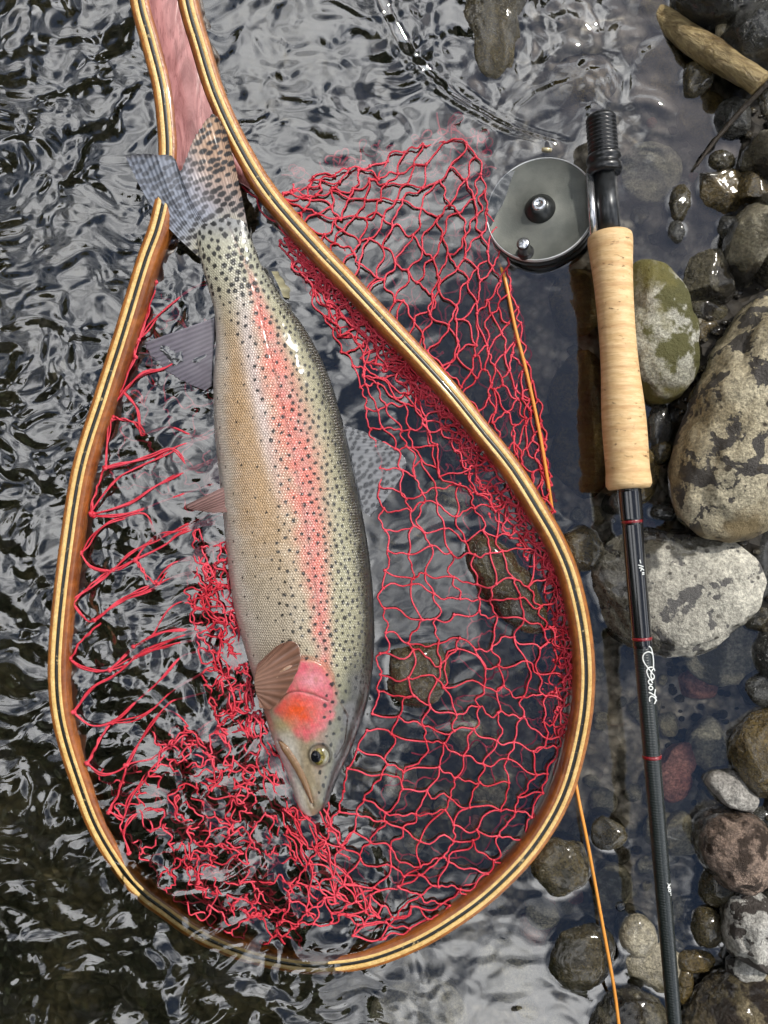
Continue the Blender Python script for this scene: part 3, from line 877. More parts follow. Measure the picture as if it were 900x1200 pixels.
# bag billowing out under the hoop into the pool
zf = lambda x, y, w: 0.0022 - 0.0007 * w + 0.0006 * math.sin(x * 0.05)
for k, (sl, jt) in enumerate(((0.10, 4.5), (0.16, 6.0))):
    nC = between([(318, 240), (352, 280), (392, 325), (436, 375), (480, 425), (525, 478), (570, 530), (610, 585), (640, 620)],
                 [(345, 215), (400, 200), (460, 185), (520, 165), (556, 178), (575, 250), (596, 330), (622, 440), (645, 560)], 28, 8 - k, (lambda x, y, w: zf(x, y, w) - 0.0042 * k), jt, 60 + k, 0.9)
    net_sheet('billowed_mesh', nC, sl, 0.0007, 62 + k, 0.06)
rs = np.random.default_rng(9)
def squiggles(name, pts, n, length, spread, zlo, zhi, seed, rad=CR, wav=1.0, Mn=26, drp=False):
    """loose bunched cord: wandering loops scattered along a polyline of photo pixels"""
    rs = np.random.default_rng(seed)
    ln = spline(pts, 200)
    paths = []
    for k in range(n):
        c0 = ln[rs.integers(0, 200)]
        k0 = min(rs.integers(0, 198), 197)
        c0 = ln[k0]; d0 = ln[k0 + 1] - ln[k0]
        a = math.atan2(d0[1], d0[0]) + rs.normal() * 0.7
        st = length / Mn * rs.uniform(0.7, 1.3)
        p = c0 + rs.normal(size=2) * spread
        z = rs.uniform(zlo, zhi)
        da = rs.normal() * 0.10
        pts_ = []
        for m in range(Mn):
            da = 0.85 * da + rs.normal() * 0.16 * wav
            nl = ln[np.argmin(np.sum((ln - p) ** 2, 1))] - p
            if np.hypot(*nl) > 1.6 * spread:
                da += 0.30 * math.sin(math.atan2(nl[1], nl[0]) - a)
            a += da
            p = p + st * np.array([math.cos(a), math.sin(a)])
            z = np.clip(z + rs.normal() * 0.0005, zlo, zhi)
            pts_.append(P(p[0], p[1], z))
        paths.append(pts_)
    paths = np.array(paths)
    if drp: paths = drape(paths)
    v, f = tubes(paths, rad)
    return tag(mesh_obj(name, v, f, cord.m, net), kind='stuff')
# netting gathered along the hoop's upper right inner side
ga = lp[430:][(lp[430:, 1] > 262) & (lp[430:, 1] < 900)]; gn = nrm[430:][(lp[430:, 1] > 262) & (lp[430:, 1] < 900)]
wob_ = 8 * np.sin(np.arange(len(ga)) * 0.11)[:, None]
stepk = max(1, len(ga) // 14)
zg = lambda x, y, w: float(hoop_top(x, y)) - 0.012 - 0.006 * w
for kk, (wd, sd_, jt) in enumerate(((30, 0.20, 5.5), (22, 0.28, 7.0))):
    nG = between([tuple(q) for q in (ga + gn * 13)[::stepk]], [tuple(q) for q in (ga + gn * (13 + wd) + wob_ * gn)[::stepk]], 46, 4, zg, jt, 171 + kk, 1.0)
    net_sheet('gathered_netting', nG, sd_, 0.0015, 181 + kk, 0.15, knot=kk == 0)
squiggles('gathered_cord', [(352, 214), (420, 198), (500, 178), (548, 172), (556, 205)], 26, 120, 9, -0.010, -0.003, 73, wav=0.6, Mn=44)
# stretched strands on the left: pairs of twisted cord from the hoop to the fish belly
rs = np.random.default_rng(15)
strands = [
    [(183, 330), (172, 372), (163, 398), (158, 420)], [(163, 398), (180, 378), (205, 352), (222, 340)], [(158, 420), (145, 450), (132, 480), (123, 549)],
    [(128, 478), (165, 440), (190, 432), (212, 420)], [(140, 455), (160, 478), (165, 508), (178, 505), (200, 500), (232, 512)], [(132, 490), (150, 492), (172, 508)],
    [(123, 549), (150, 542), (176, 534), (202, 526), (222, 550)], [(123, 549), (110, 582), (106, 600)], [(106, 600), (135, 562), (160, 548), (202, 527)],
    [(108, 602), (152, 590), (180, 572), (210, 556), (240, 545)], [(110, 605), (140, 604), (168, 596), (190, 588), (236, 572)], [(95, 648), (112, 625), (140, 608), (170, 602), (180, 622)],
    [(95, 648), (108, 664), (132, 668), (158, 656), (190, 640), (208, 626)], [(132, 668), (150, 650), (175, 636), (205, 622), (240, 606)], [(158, 656), (180, 630), (210, 622), (240, 612)],
    [(85, 706), (102, 690), (122, 676), (138, 664)], [(158, 658), (172, 676), (184, 684)], [(85, 706), (96, 722), (110, 728), (140, 704), (184, 682)],
    [(184, 682), (205, 660), (240, 648)], [(110, 728), (150, 700), (178, 692), (206, 676)], [(82, 772), (98, 748), (118, 730)], [(82, 772), (98, 782), (128, 784), (156, 758), (190, 742), (232, 736)],
    [(128, 784), (160, 770), (200, 756), (236, 748)], [(156, 758), (178, 744), (200, 712), (226, 700)], [(87, 835), (108, 806), (135, 790), (165, 766), (196, 752)], [(87, 835), (108, 850), (132, 846), (158, 826), (182, 802), (210, 770)],
    [(132, 846), (165, 840), (200, 812), (232, 790)], [(102, 895), (115, 870), (128, 850)], [(102, 895), (122, 908), (148, 898), (164, 868), (196, 826)], [(148, 898), (182, 886), (214, 868), (246, 846)],
    [(127, 952), (138, 930), (148, 900)], [(127, 952), (144, 960), (150, 940), (168, 912), (192, 884)], [(150, 1000), (146, 972), (165, 950), (190, 948)],
]
sp_paths = []
for si, s_ in enumerate(strands):
    if s_[-1][0] > 195: s_ = s_ + [(s_[-1][0] + 22, s_[-1][1] - 8), (s_[-1][0] + 44, s_[-1][1] - 14)]
    q = spline(s_, 30)
    n_ = 2 + (si % 3 == 0)
    wgt = np.linspace(0, 1, 30)
    for c_ in range(n_):
        ph = rs.uniform(0, 6.28)
        off = np.stack([pn(wgt * 4, c_ * 3.1, si * 1.7, 5), pn(wgt * 4, c_ * 3.1, si * 1.7, 6)], -1) * 5.0
        zz_ = 0.0035 - 0.0035 * sstep(90, 210, q[:, 0]) - 0.008 * sstep(200, 265, q[:, 0]) + 0.0008 * np.sin(wgt * 14 + ph)
        q2 = q + off
        sp_paths.append(P(q2[:, 0], q2[:, 1], zz_))
v, f = tubes(np.array(sp_paths), CR * 0.95)
v, f = merge([(v, tri(f)), knots(np.array([p_[0] for p_ in sp_paths]), 0.0017)])
tag(mesh_obj('stretched_strands', v, f, cord.m, net), kind='stuff')
# heaps of bunched netting below belly and chin, under water
def bunch(lc, rc, I, J, zlo, zhi, jit, slack, seed, drop=0.12, double=0.0):
    zz = lambda x, y, w: zlo + (zhi - zlo) * (0.5 + 0.5 * math.sin(x * 0.11 + y * 0.07 + seed))
    net_sheet('bunched_netting', between(lc, rc, I, J, zz, jit, seed, 1.0), slack, 0.0016, seed + 1, drop, knot=False, double=double)
bunch([(228, 628), (222, 690), (232, 750), (246, 810), (262, 860)], [(262, 632), (268, 690), (280, 750), (296, 810), (312, 858)], 20, 6, -0.002, 0.0035, 5.0, 0.18, 210, double=0.3)
bunch([(235, 640), (236, 700), (246, 760), (262, 830)], [(262, 640), (268, 700), (282, 760), (300, 830)], 9, 7, -0.004, 0.003, 4.5, 0.12, 214, double=0.4)
bunch([(180, 850), (182, 910), (196, 980), (232, 1050)], [(300, 850), (312, 920), (336, 990), (372, 1075)], 15, 10, -0.004, 0.0035, 7.0, 0.18, 220)
bunch([(200, 860), (205, 930), (225, 1010), (262, 1078)], [(285, 860), (296, 930), (320, 1000), (350, 1080)], 17, 8, -0.006, 0.003, 7.0, 0.24, 224, 0.2)
bunch([(292, 840), (306, 900), (330, 965), (366, 1045)], [(336, 862), (362, 915), (396, 980), (446, 1076)], 7, 13, -0.003, 0.0030, 4.0, 0.10, 230, double=0.3)
bunch([(120, 900), (150, 975), (196, 1040), (262, 1090), (350, 1112)], [(160, 890), (190, 955), (235, 1015), (290, 1060), (360, 1085)], 22, 4, -0.004, 0.002, 6.0, 0.18, 234)
bunch([(188, 345), (170, 410), (150, 480), (135, 560)], [(244, 380), (246, 450), (248, 520), (248, 600)], 10, 5, -0.012, -0.002, 7.0, 0.2, 240, 0.25)
# lashing loops that tie the bag to the hoop
lo = []
for k in range(330, 640, 8):
    a = lp[k] + nrm[k] * 12.5
    b = lp[k + 5] + nrm[k + 5] * (20 + 8 * rs.random())
    c_ = lp[k + 9] + nrm[k + 9] * 12.5
    z0 = float(hoop_top(*a)) - 0.014
    t = np.linspace(0, 1, 12)[:, None]
    q = (1 - t) ** 2 * P(*a, z0) + 2 * t * (1 - t) * P(*(b + rs.normal(size=2) * 4), z0 - 0.001) + t ** 2 * P(*c_, z0)
    lo.append(q)
v, f = tubes(np.array(lo), CR * 1.05)
tag(mesh_obj('lashing_cord', v, tri(f), cord.m, net), kind='stuff')

# ------------------------------------------------------------------ the trout
fish = empty('rainbow_trout', P(345, 600, 0), 'rainbow trout lying on its side with pink flank stripe and black spots', 'fish')
st = np.array([  # belly x,y, back x,y, half thickness mm, centre z mm
    (232, 252, 283, 241, 0.8, 11), (229, 270, 288, 258, 3.6, 10), (231, 288, 292, 273, 6.6, 9), (239, 322, 303, 305, 9.5, 8), (250, 360, 327, 345, 12.5, 7), (253, 400, 358, 386, 16.5, 5.5),
    (250, 445, 383, 435, 20, 4), (251, 500, 400, 490, 23, 2.5), (256, 552, 412, 545, 25, 1.5), (262, 610, 424, 600, 26, 1), (267, 662, 433, 655, 26, 0.5),
    (274, 712, 438, 712, 25.5, 0), (286, 758, 438, 766, 24, 0), (299, 802, 433, 812, 22.5, 0), (311, 840, 423, 848, 20.5, 0), (322, 873, 411, 880, 18, 0),
    (335, 904, 399, 905, 14.5, 0), (344, 930, 390, 926, 11, 0), (350, 946, 385, 940, 8, 0), (357, 954, 380, 948, 4.5, 0), (363, 957, 374, 953, 2, 0)], float)
NS, NT = 620, 250
ss = spline(np.column_stack([(st[:, 0] + st[:, 2]) / 2, (st[:, 1] + st[:, 3]) / 2, st]), NS)[:, 2:]
# more rows on the visible (upper) side
th = np.concatenate([np.linspace(0, math.pi, NT - 50, endpoint=False), np.linspace(math.pi, 2 * math.pi, 50, endpoint=False)])
u = -np.cos(th)                        # -1 belly edge .. +1 back edge
sn = np.sin(th)
PX = ss[:, 0:1] + (ss[:, 2:3] - ss[:, 0:1]) * (u[None] + 1) / 2
PY = ss[:, 1:2] + (ss[:, 3:4] - ss[:, 1:2]) * (u[None] + 1) / 2
prof = np.sign(sn) * np.abs(sn) ** 0.88
ZZ = ss[:, 5:6] * 1e-3 + ss[:, 4:5] * 1e-3 * prof[None]
topside = sn > 0.02
# relief of gill cover, cheek, jaw and eye socket
def poly_d(px, py, pts):
    pts = np.asarray(pts, float)
    d = np.full(px.shape, 1e9)
    for a, b in zip(pts[:-1], pts[1:]):
        ab = b - a; t = np.clip(((px - a[0]) * ab[0] + (py - a[1]) * ab[1]) / (ab @ ab), 0, 1)
        d = np.minimum(d, np.hypot(px - a[0] - t * ab[0], py - a[1] - t * ab[1]))
    return d
def in_poly(px, py, poly):
    ins = np.zeros(px.shape, bool)
    n = len(poly)
    for i in range(n):
        x1, y1 = poly[i]; x2, y2 = poly[(i + 1) % n]
        cnd = ((y1 > py) != (y2 > py)) & (px < (x2 - x1) * (py - y1) / (y2 - y1 + 1e-12) + x1)
        ins ^= cnd
    return ins
gill_edge = spline([(304, 822), (316, 800), (332, 782), (352, 772), (376, 777), (391, 797), (395, 815), (408, 838)], 40)
gill_plate = [tuple(q) for q in gill_edge] + [(404, 870), (392, 890), (362, 880), (338, 862), (318, 845)]
preop = spline([(326, 822), (336, 813), (349, 810), (367, 814), (384, 821)], 20)
cheek = [(334, 815), (349, 811), (367, 815), (383, 823), (390, 842), (372, 863), (354, 868), (326, 845), (320, 833)]
gin = in_poly(PX, PY, gill_plate)
dg = poly_d(PX, PY, gill_edge)
dp = poly_d(PX, PY, preop)
rel = np.where(gin, 0.0016 * np.exp(-dg / 22) * (1 - np.exp(-dg / 1.2)), -0.0006 * np.exp(-dg / 3))
rel -= 0.0006 * np.exp(-(dp / 1.5) ** 2)
jaw_line = spline([(326, 868), (340, 885), (352, 905), (361, 925), (367, 944)], 20)
dj = poly_d(PX, PY, jaw_line)
rel -= 0.0012 * np.exp(-((dj) / 2.2) ** 2)
de = np.hypot(PX - 375, PY - 884)
rel += 0.0011 * np.exp(-((de - 12) / 2.5) ** 2) - 0.0022 * np.exp(-(de / 9) ** 2)
rel += 0.0005 * pn(PX / 24, PY / 24, 0, 5) + 0.00025 * pn(PX / 9, PY / 9, 0, 6)
lat = np.abs(PX - np.interp(PY, [250, 330, 420, 520, 620, 700, 790], [262, 296, 318, 341, 359, 370, 384]))
rel -= 0.0004 * np.exp(-(lat / 1.6) ** 2) * sig((780 - PY) / 8)
ZZ = ZZ + np.where(topside[None], rel * np.clip(sn * 2.5, 0, 1)[None], 0)
FV = P(PX, PY, ZZ)
U = np.broadcast_to(u[None], PX.shape)
# ---- colouring of the skin (pigment plus a painted white glare)
def blend(c, col_, f):
    return c + (lin(col_) - c) * np.clip(f, 0, 1)[..., None]
nz1 = fbm(PX / 26, PY / 26, 0, 91, 3); nz2 = pn(PX / 7, PY / 7, 0, 92)
C = np.broadcast_to(lin((176, 166, 140)), PX.shape + (3,)).copy()
C = blend(C, (182, 148, 108), sig((0.10 - U + 0.15 * nz1) * 9) * sig((PY - 380) / 18) * sig((690 - PY) / 30) * 0.95)
C = blend(C, (168, 156, 138), sig((-0.05 - U) * 8) * sig((PY - 660) / 30))
C = blend(C, (204, 196, 184), sig((-0.80 - U + 0.1 * nz1) * 16))
C = blend(C, (150, 148, 118), sig((U - 0.35 + 0.1 * nz1) * 9) * 0.8)
C = blend(C, (34, 32, 18), sig((U - 0.80 + 0.06 * nz1) * 26))
C = blend(C, (168, 168, 148), sig((345 - PY) / 14) * 0.8)
xs = np.interp(PY, [250, 330, 420, 520, 620, 700, 770], [262, 297, 322, 348, 365, 374, 379])
hwid = np.interp(PY, [300, 360, 430, 520, 620, 700, 770], [2, 8, 17, 22, 17, 11, 8])
dstr = (PX - xs + 4 * nz1) / hwid
stripe = np.exp(-np.abs(dstr) ** 2.2) * sig((PY - 330) / 18)
C = blend(C, (206, 196, 196), np.exp(-((PX - xs + hwid + 12) / 11) ** 2) * sig((560 - PY) / 25) * sig((PY - 340) / 15) * 0.7)  # white glare painted along the belly side of the stripe
C = blend(C, (218, 112, 122), stripe * (0.64 + 0.4 * nz1 + 0.2 * nz2))
C = blend(C, (226, 120, 84), stripe * sig(nz1 * 7 + 0.2) * 0.5)
C = blend(C, (120, 84, 80), np.exp(-(lat / 1.1) ** 2) * 0.45 * sig((775 - PY) / 8))
# head
hd = sig((PY - 800 + 10 * (U > 0.5)) / 9)
C = blend(C, (112, 112, 92), hd * sig((U - 0.05) * 8))
C = blend(C, (130, 114, 84), hd * sig((0.0 - U) * 8))
C = blend(C, (196, 190, 178), sig((PY - 845) / 10) * sig((-0.45 - U) * 10))
C = blend(C, (20, 19, 11), sig((U - 0.60 + 0.06 * nz1) * 26) * sig((PY - 770) / 18))
dcheek = np.where(in_poly(PX + 5 * pn(PX / 9, PY / 9, 0, 97), PY + 5 * pn(PX / 9, PY / 9, 3, 98), [tuple(q) for q in spline([(328, 842), (322, 832), (334, 815), (338, 795), (350, 773), (376, 778), (391, 798), (394, 815), (388, 842), (372, 862), (355, 867), (328, 842)], 60)]), 1.0, 0.0)
k_ = np.hanning(13); k_ /= k_.sum()
dcheek = np.apply_along_axis(lambda a: np.convolve(a, k_, 'same'), 0, dcheek)
dcheek = np.apply_along_axis(lambda a: np.convolve(a, k_, 'same'), 1, dcheek)
nz3 = fbm(PX / 9, PY / 9, 0, 96, 3)
C = blend(C, (206, 88, 102), dcheek * np.clip(0.80 + 0.5 * nz3 + 0.2 * nz1, 0, 1))
C = blend(C, (220, 84, 38), dcheek * np.exp(-(((PX - 348) / 24) ** 2 + ((PY - 832) / 17) ** 2)) * (0.9 + 0.7 * nz3))
C = blend(C, (214, 150, 160), np.clip(1 + 1.5 * nz3, 0, 1.4) * dcheek * np.exp(-(((PX - 366) / 16) ** 2 + ((PY - 797) / 10) ** 2)) * 0.6)
C = blend(C, (176, 120, 90), np.exp(-((dg - 2) / 2.2) ** 2) * 0.6 * (PX < 392))
C = blend(C, (90, 76, 58), np.exp(-(dg / 1.0) ** 2) * 0.55)
C = blend(C, (168, 150, 96), hd * np.exp(-(((PX - 330) / 16) ** 2 + ((PY - 850) / 10) ** 2)) * 0.7)
C = blend(C, (118, 116, 120), hd * sig((U - 0.1) * 8) * sig(nz1 * 5) * 0.4)
C = blend(C, (70, 40, 34), np.exp(-(dp / 0.9) ** 2) * 0.8)
C = blend(C, (62, 46, 34), np.exp(-(dj / 1.2) ** 2) * 0.8)
C = blend(C, (206, 202, 196), sig((PY - 872) / 6) * sig((jaw_line[:, 0].mean() - 6 - PX) / 4) * 0.9)
C = blend(C, (40, 36, 28), np.exp(-((de - 12.5) / 2.0) ** 2) * 0.75 * sig((PY - 600)))
C *= (1 + 0.12 * nz2 + hd * 0.22 * fbm(PX / 4, PY / 4, 0, 99, 3))[..., None]
# spots: dart throwing with a spacing that depends on the place on the body
rs = np.random.default_rng(33)
spots = []
def spot_rule(x, y, uu):
    """returns (spacing, radius, keep) in photo pixels"""
    if y > 775 and uu < 0.22: return None
    if y < 345: return (8.2, rs.uniform(2.4, 4.0), 1.0)
    xst = np.interp(y, [250, 330, 420, 520, 620, 700, 770], [262, 297, 322, 348, 365, 374, 379])
    if uu > 0.84: return (6.2, rs.uniform(1.8, 2.7), 0.95)
    if x > xst + 4: return (7.3 if y < 780 else 10.0, rs.uniform(1.7, 3.1), 1.0)
    lim = np.interp(y, [345, 420, 500, 560, 640, 760], [-0.75, -0.35, -0.15, -0.15, -0.28, -0.40])
    if uu < lim: return (20, 1.6, 0.05)
    return (9.4, rs.uniform(1.5, 2.8), 0.85)
cellg = {}
cand = rs.uniform(0, 1, (60000, 2))
for a, b in cand:
    i = int(a * (NS - 1)); q = ss[i]
    uu = b * 2 - 1
    x = q[0] + (q[2] - q[0]) * b; y = q[1] + (q[3] - q[1]) * b
    if y > 938: continue
    r_ = spot_rule(x, y, uu)
    if r_ is None or rs.random() > r_[2]: continue
    sp = r_[0]
    key = (int(x // 10), int(y // 10))
    ok = True
    for ka in range(key[0] - 2, key[0] + 3):
        for kb in range(key[1] - 2, key[1] + 3):
            for (x2, y2, s2) in cellg.get((ka, kb), ()):
                fs_ = math.sqrt(max(0.12, 1 - uu * uu))
                if ((x - x2) / max(fs_, 0.45)) ** 2 + (y - y2) ** 2 < min(sp, s2) ** 2: ok = False; break
            if not ok: break
        if not ok: break
    if not ok: continue
    cellg.setdefault(key, []).append((x, y, sp))
    spots.append((x, y, r_[1], uu))
spotf = np.zeros(PX.shape)
wob = 0.55 * pn(PX / 2.6, PY / 2.6, 0, 55) + 0.2 * pn(PX / 1.3, PY / 1.3, 0, 56)
rowy = PY.mean(1)
for x, y, r, uu in spots:
    i0 = max(0, np.searchsorted(rowy, y - 12)); i1 = min(NS, np.searchsorted(rowy, y + 12))
    dx = (PX[i0:i1] - x) / max(0.5, math.sqrt(max(0.15, 1 - uu * uu))) ; dy = PY[i0:i1] - y
    a = rs.uniform(0, 3.14); e = rs.uniform(0.72, 1.0)
    d = np.hypot(dx * math.cos(a) + dy * math.sin(a), (-dx * math.sin(a) + dy * math.cos(a)) / e) / r + wob[i0:i1]
    spotf[i0:i1] = np.maximum(spotf[i0:i1], 1 - sstep(0.75, 1.2, d))
C = blend(C, (124, 126, 134), sig((276 - PY) / 5) * 0.8)
C = blend(C, (22, 21, 19), spotf * 0.97)
C = np.clip(C, 0.004, 0.95)

def skin_mat(name, scales=True, rough=0.32):
    m = M(name)
    at = m.n('Attribute'); at.attribute_name = 'vertex_paint'
    cc = at.outputs['Color']
    if scales:
        uv = m.n('UVMap'); uv.uv_map = 'skin'
        nd = m.n('TexNoise'); nd.inputs['Scale'].default_value = 0.35; m.l(uv.outputs[0], nd.inputs['Vector'])
        wv_ = m.n('VectorMath', operation='MULTIPLY_ADD'); wv_.inputs[1].default_value = (1.3, 1.3, 0)
        m.l(nd.outputs['Color'], wv_.inputs[0]); m.l(uv.outputs[0], wv_.inputs[2])
        dist = []
        for o_ in (0.0, 0.5):                     # two interleaved lattices make overlapping rows
            a_ = m.n('VectorMath', operation='MULTIPLY_ADD'); a_.inputs[1].default_value = (0.577, 1, 0); a_.inputs[2].default_value = (o_, o_, 0)
            m.l(wv_.outputs[0], a_.inputs[0])
            b_ = m.n('VectorMath', operation='FRACTION'); m.l(a_.outputs[0], b_.inputs[0])
            c_ = m.n('VectorMath', operation='MULTIPLY_ADD'); c_.inputs[1].default_value = (1.732, 1, 0); c_.inputs[2].default_value = (-0.866, -0.5, 0)
            m.l(b_.outputs[0], c_.inputs[0])
            l_ = m.n('VectorMath', operation='LENGTH'); m.l(c_.outputs[0], l_.inputs[0])
            dist.append(l_.outputs['Value'])
        vd = m.math('MINIMUM', *dist)
        scl = m.rng(vd, 0.12, 0.58, 1.09, 0.83, False)
        sx1 = m.math('ADD', 1.0, m.math('MULTIPLY', m.math('SUBTRACT', scl, 1.0), at.outputs['Alpha']))
        cc = m.mix(1.0, cc, sx1, 'MULTIPLY')
        rnd = m.noise(uv.outputs[0], 0.9, 1)
        cc = m.mix(1.0, cc, m.rng(rnd, 0.3, 0.7, 0.86, 1.14, False), 'MULTIPLY')
        m.nrm(m.bump(m.math('MULTIPLY', m.rng(vd, 0.0, 0.6, 1, 0, False), at.outputs['Alpha']), 0.0006, 0.8))
    m.base(cc).set(Roughness=rough, Coat_Weight=0.6, Coat_Roughness=0.14)
    m.b.inputs['Specular IOR Level'].default_value = 0.6
    m.b.inputs['Sheen Weight'].default_value = 0.0
    return m
sk = skin_mat('trout_skin')
def painted(name, V, F, C_, mat, parent, uv=None, alpha=None):
    o = mesh_obj(name, V, F, mat, parent)
    ca = o.data.color_attributes.new('vertex_paint', 'FLOAT_COLOR', 'POINT')
    rgba = np.concatenate([C_.reshape(-1, 3), np.ones((C_.size // 3, 1)) if alpha is None else alpha.reshape(-1, 1)], 1)
    ca.data.foreach_set('color', rgba.astype(np.float32).ravel())
    if uv is not None:
        ul = o.data.uv_layers.new(name='skin')
        li = np.zeros(len(o.data.loops), np.int32); o.data.loops.foreach_get('vertex_index', li)
        ul.data.foreach_set('uv', uv.reshape(-1, 2)[li].astype(np.float32).ravel())
    return o
# scale rows: u along the body, v around it, in units of one scale (about 4.4 photo pixels)
arc = np.cumsum(np.linalg.norm(np.diff(np.stack([ss[:, [0, 2]].mean(1), ss[:, [1, 3]].mean(1)], -1), axis=0, prepend=[[258, 256]]), axis=1))
wid = np.hypot(ss[:, 2] - ss[:, 0], ss[:, 3] - ss[:, 1])
UVs = np.stack([np.broadcast_to(arc[:, None] / 3.7, PX.shape), (np.broadcast_to(th[None], PX.shape) - math.pi / 2) * np.clip(wid[:, None], 60, 400) * 0.5 / 3.4], -1)
def caps(nu, nv): return [list(range(nv))[::-1], [(nu - 1) * nv + k for k in range(nv)]]
painted('body', FV, grid_faces(NS, NT, True)[:, ::-1].copy(), C, sk.m, fish, UVs, np.where(gin, 0.15, sig((800 - PY) / 10)) * sig((PY - 290) / 10))

fm = skin_mat('trout_fin', scales=False, rough=0.3)
fm.b.inputs['Transmission Weight'].default_value = 0.0
fclear = skin_mat('trout_fin_clear', scales=False, rough=0.3)
fclear.b.inputs['Alpha'].default_value = 0.72
def fin(name, base, tip, zb, zt_, nray, colf, mat=None, n=120, nv=50, ridge=0.00035, ragged=0.02, seed=0, thick=0.0006, bulge=None):
    a, b = spline(base, n), spline(tip, n)
    za = np.interp(np.linspace(0, 1, n), np.linspace(0, 1, len(zb)), zb); zc_ = np.interp(np.linspace(0, 1, n), np.linspace(0, 1, len(zt_)), zt_)
    t = np.linspace(0, 1, nv)
    uu = np.linspace(0, 1, n)
    rag = 1 - ragged * np.abs(pn(uu * nray * 0.8, 0, 0, seed)) * 2
    tt_ = t[None] * rag[:, None]
    px = a[:, 0:1] + (b[:, 0:1] - a[:, 0:1]) * tt_; py = a[:, 1:2] + (b[:, 1:2] - a[:, 1:2]) * tt_
    z = za[:, None] + (zc_ - za)[:, None] * tt_
    if bulge:
        w0 = np.sin(math.pi * tt_) * ((1 - uu) ** 1.6)[:, None]; w1 = np.sin(math.pi * tt_) * (uu ** 3)[:, None]
        px = px + bulge[0] * w0 + bulge[2] * w1; py = py + bulge[1] * w0
    ray = np.cos(uu * nray * 2 * math.pi)[:, None] * (0.4 + 0.6 * t[None])
    top = P(px, py, z + ridge * ray + 0.0006 * pn(px / 22, py / 22, 0, seed + 3) + thick * (1 - 0.6 * t[None]))
    bot = P(px, py, z - thick * (1 - 0.6 * t[None]))
    V = np.concatenate([top, bot[:, ::-1]], 1)
    pxx = np.concatenate([px, px[:, ::-1]], 1); pyy = np.concatenate([py, py[:, ::-1]], 1)
    tt2 = np.broadcast_to(np.concatenate([t, t[::-1]])[None], pxx.shape)
    u2 = np.broadcast_to(uu[:, None], pxx.shape)
    Cc = colf(pxx, pyy, u2, tt2, np.concatenate([np.broadcast_to(ray, px.shape)] * 2, 1))
    return painted(name, V, grid_faces(n, 2 * nv, True), np.clip(Cc, 0.003, 0.95), mat or fm.m, fish)
def spot_field(px, py, sp, r, seed, stretch=None):
    rs = np.random.default_rng(seed)
    f = np.zeros(px.shape)
    x0, x1, y0, y1 = px.min(), px.max(), py.min(), py.max()
    pts = []
    for _ in range(4000):
        p = rs.uniform((x0, y0), (x1, y1))
        if all((p[0] - q[0]) ** 2 + (p[1] - q[1]) ** 2 > sp * sp for q in pts): pts.append(p)
    for p in pts:
        dx, dy = px - p[0], py - p[1]
        if stretch:
            a = stretch
            dx, dy = dx * math.cos(a) + dy * math.sin(a), (-dx * math.sin(a) + dy * math.cos(a)) * 0.6
        f = np.maximum(f, 1 - sstep(0.7, 1.2, np.hypot(dx, dy) / (r * rs.uniform(0.75, 1.15)) + 0.2 * pn(px / 2.5, py / 2.5, 0, seed)))
    return f
def tail_col(px, py, u_, t, ray):
    k = sig((u_ - 0.56) * 14)
    c_ = np.broadcast_to(lin((136, 142, 156)), px.shape + (3,)).copy()
    c_ = blend(c_, (176, 140, 108), k * sig((0.9 * t - 0.25) * 6))
    c_ = blend(c_, (150, 156, 172), np.exp(-((u_ - 0.5) / 0.12) ** 2) * 0.5 * (1 - t))
    c_ = blend(c_, (166, 160, 136), sig((0.14 - t) * 22))
    c_ *= (1 + 0.07 * ray)[..., None]
    c_ = blend(c_, (52, 38, 32), sig((t - 0.975) * 90) * 0.7)
    return blend(c_, (30, 24, 22), spot_field(px, py, 7.4, 3.2, 4, 1.1) * (0.6 + 0.5 * np.maximum(k, sig((0.2 - t) * 20))))
fin('tail_fin', [(236, 304), (238, 288), (249, 274), (262, 268), (277, 268), (293, 284)],
    [(147, 183), (165, 180), (185, 181), (203, 183), (211, 200), (219, 182), (228, 160), (239, 143), (250, 133), (258, 142), (266, 156)],
    [0.0085, 0.0095, 0.0105, 0.0105, 0.0105, 0.0085], [0.014, 0.018, 0.0225, 0.0235, 0.0235, 0.0235, 0.024, 0.024, 0.0245, 0.0245, 0.0245], 30, tail_col, n=300, nv=120, ridge=0.00013, seed=2, bulge=(-8, 6, 2))
def brown_col(a, b):
    def f(px, py, u_, t, ray):
        c_ = np.broadcast_to(lin(a), px.shape + (3,)).copy()
        c_ = blend(c_, b, sig((t - 0.55) * 6))
        return c_ * (1 + 0.28 * ray + 0.1 * pn(px / 6, py / 6, 0, 3))[..., None]
    return f
fin('pelvic_fin', [(289, 558), (288, 574), (284, 590), (281, 599)], [(217, 592), (217, 593), (222, 597), (250, 601)], [0.012, 0.013, 0.012, 0.011], [0.007, 0.006, 0.006, 0.012], 9, brown_col((150, 118, 112), (120, 92, 88)), seed=5)
fin('pelvic_fin', [(262, 520), (262, 540), (263, 560), (264, 575)], [(238, 560), (242, 575), (248, 585), (256, 590)], [0.0, -0.001, -0.002, -0.002], [-0.010, -0.011, -0.012, -0.012], 7, brown_col((150, 110, 110), (130, 90, 92)), seed=6)
fin('pectoral_fin', [(302, 778), (299, 790), (298, 802), (301, 815), (303, 820)], [(312, 768), (328, 755), (346, 752), (353, 770), (344, 797), (330, 818), (317, 831), (304, 829)], [0.013, 0.014, 0.014, 0.013, 0.012], [0.026, 0.0265, 0.0265, 0.026, 0.0255, 0.024, 0.020, 0.015], 12, brown_col((146, 112, 96), (120, 86, 70)), seed=7)
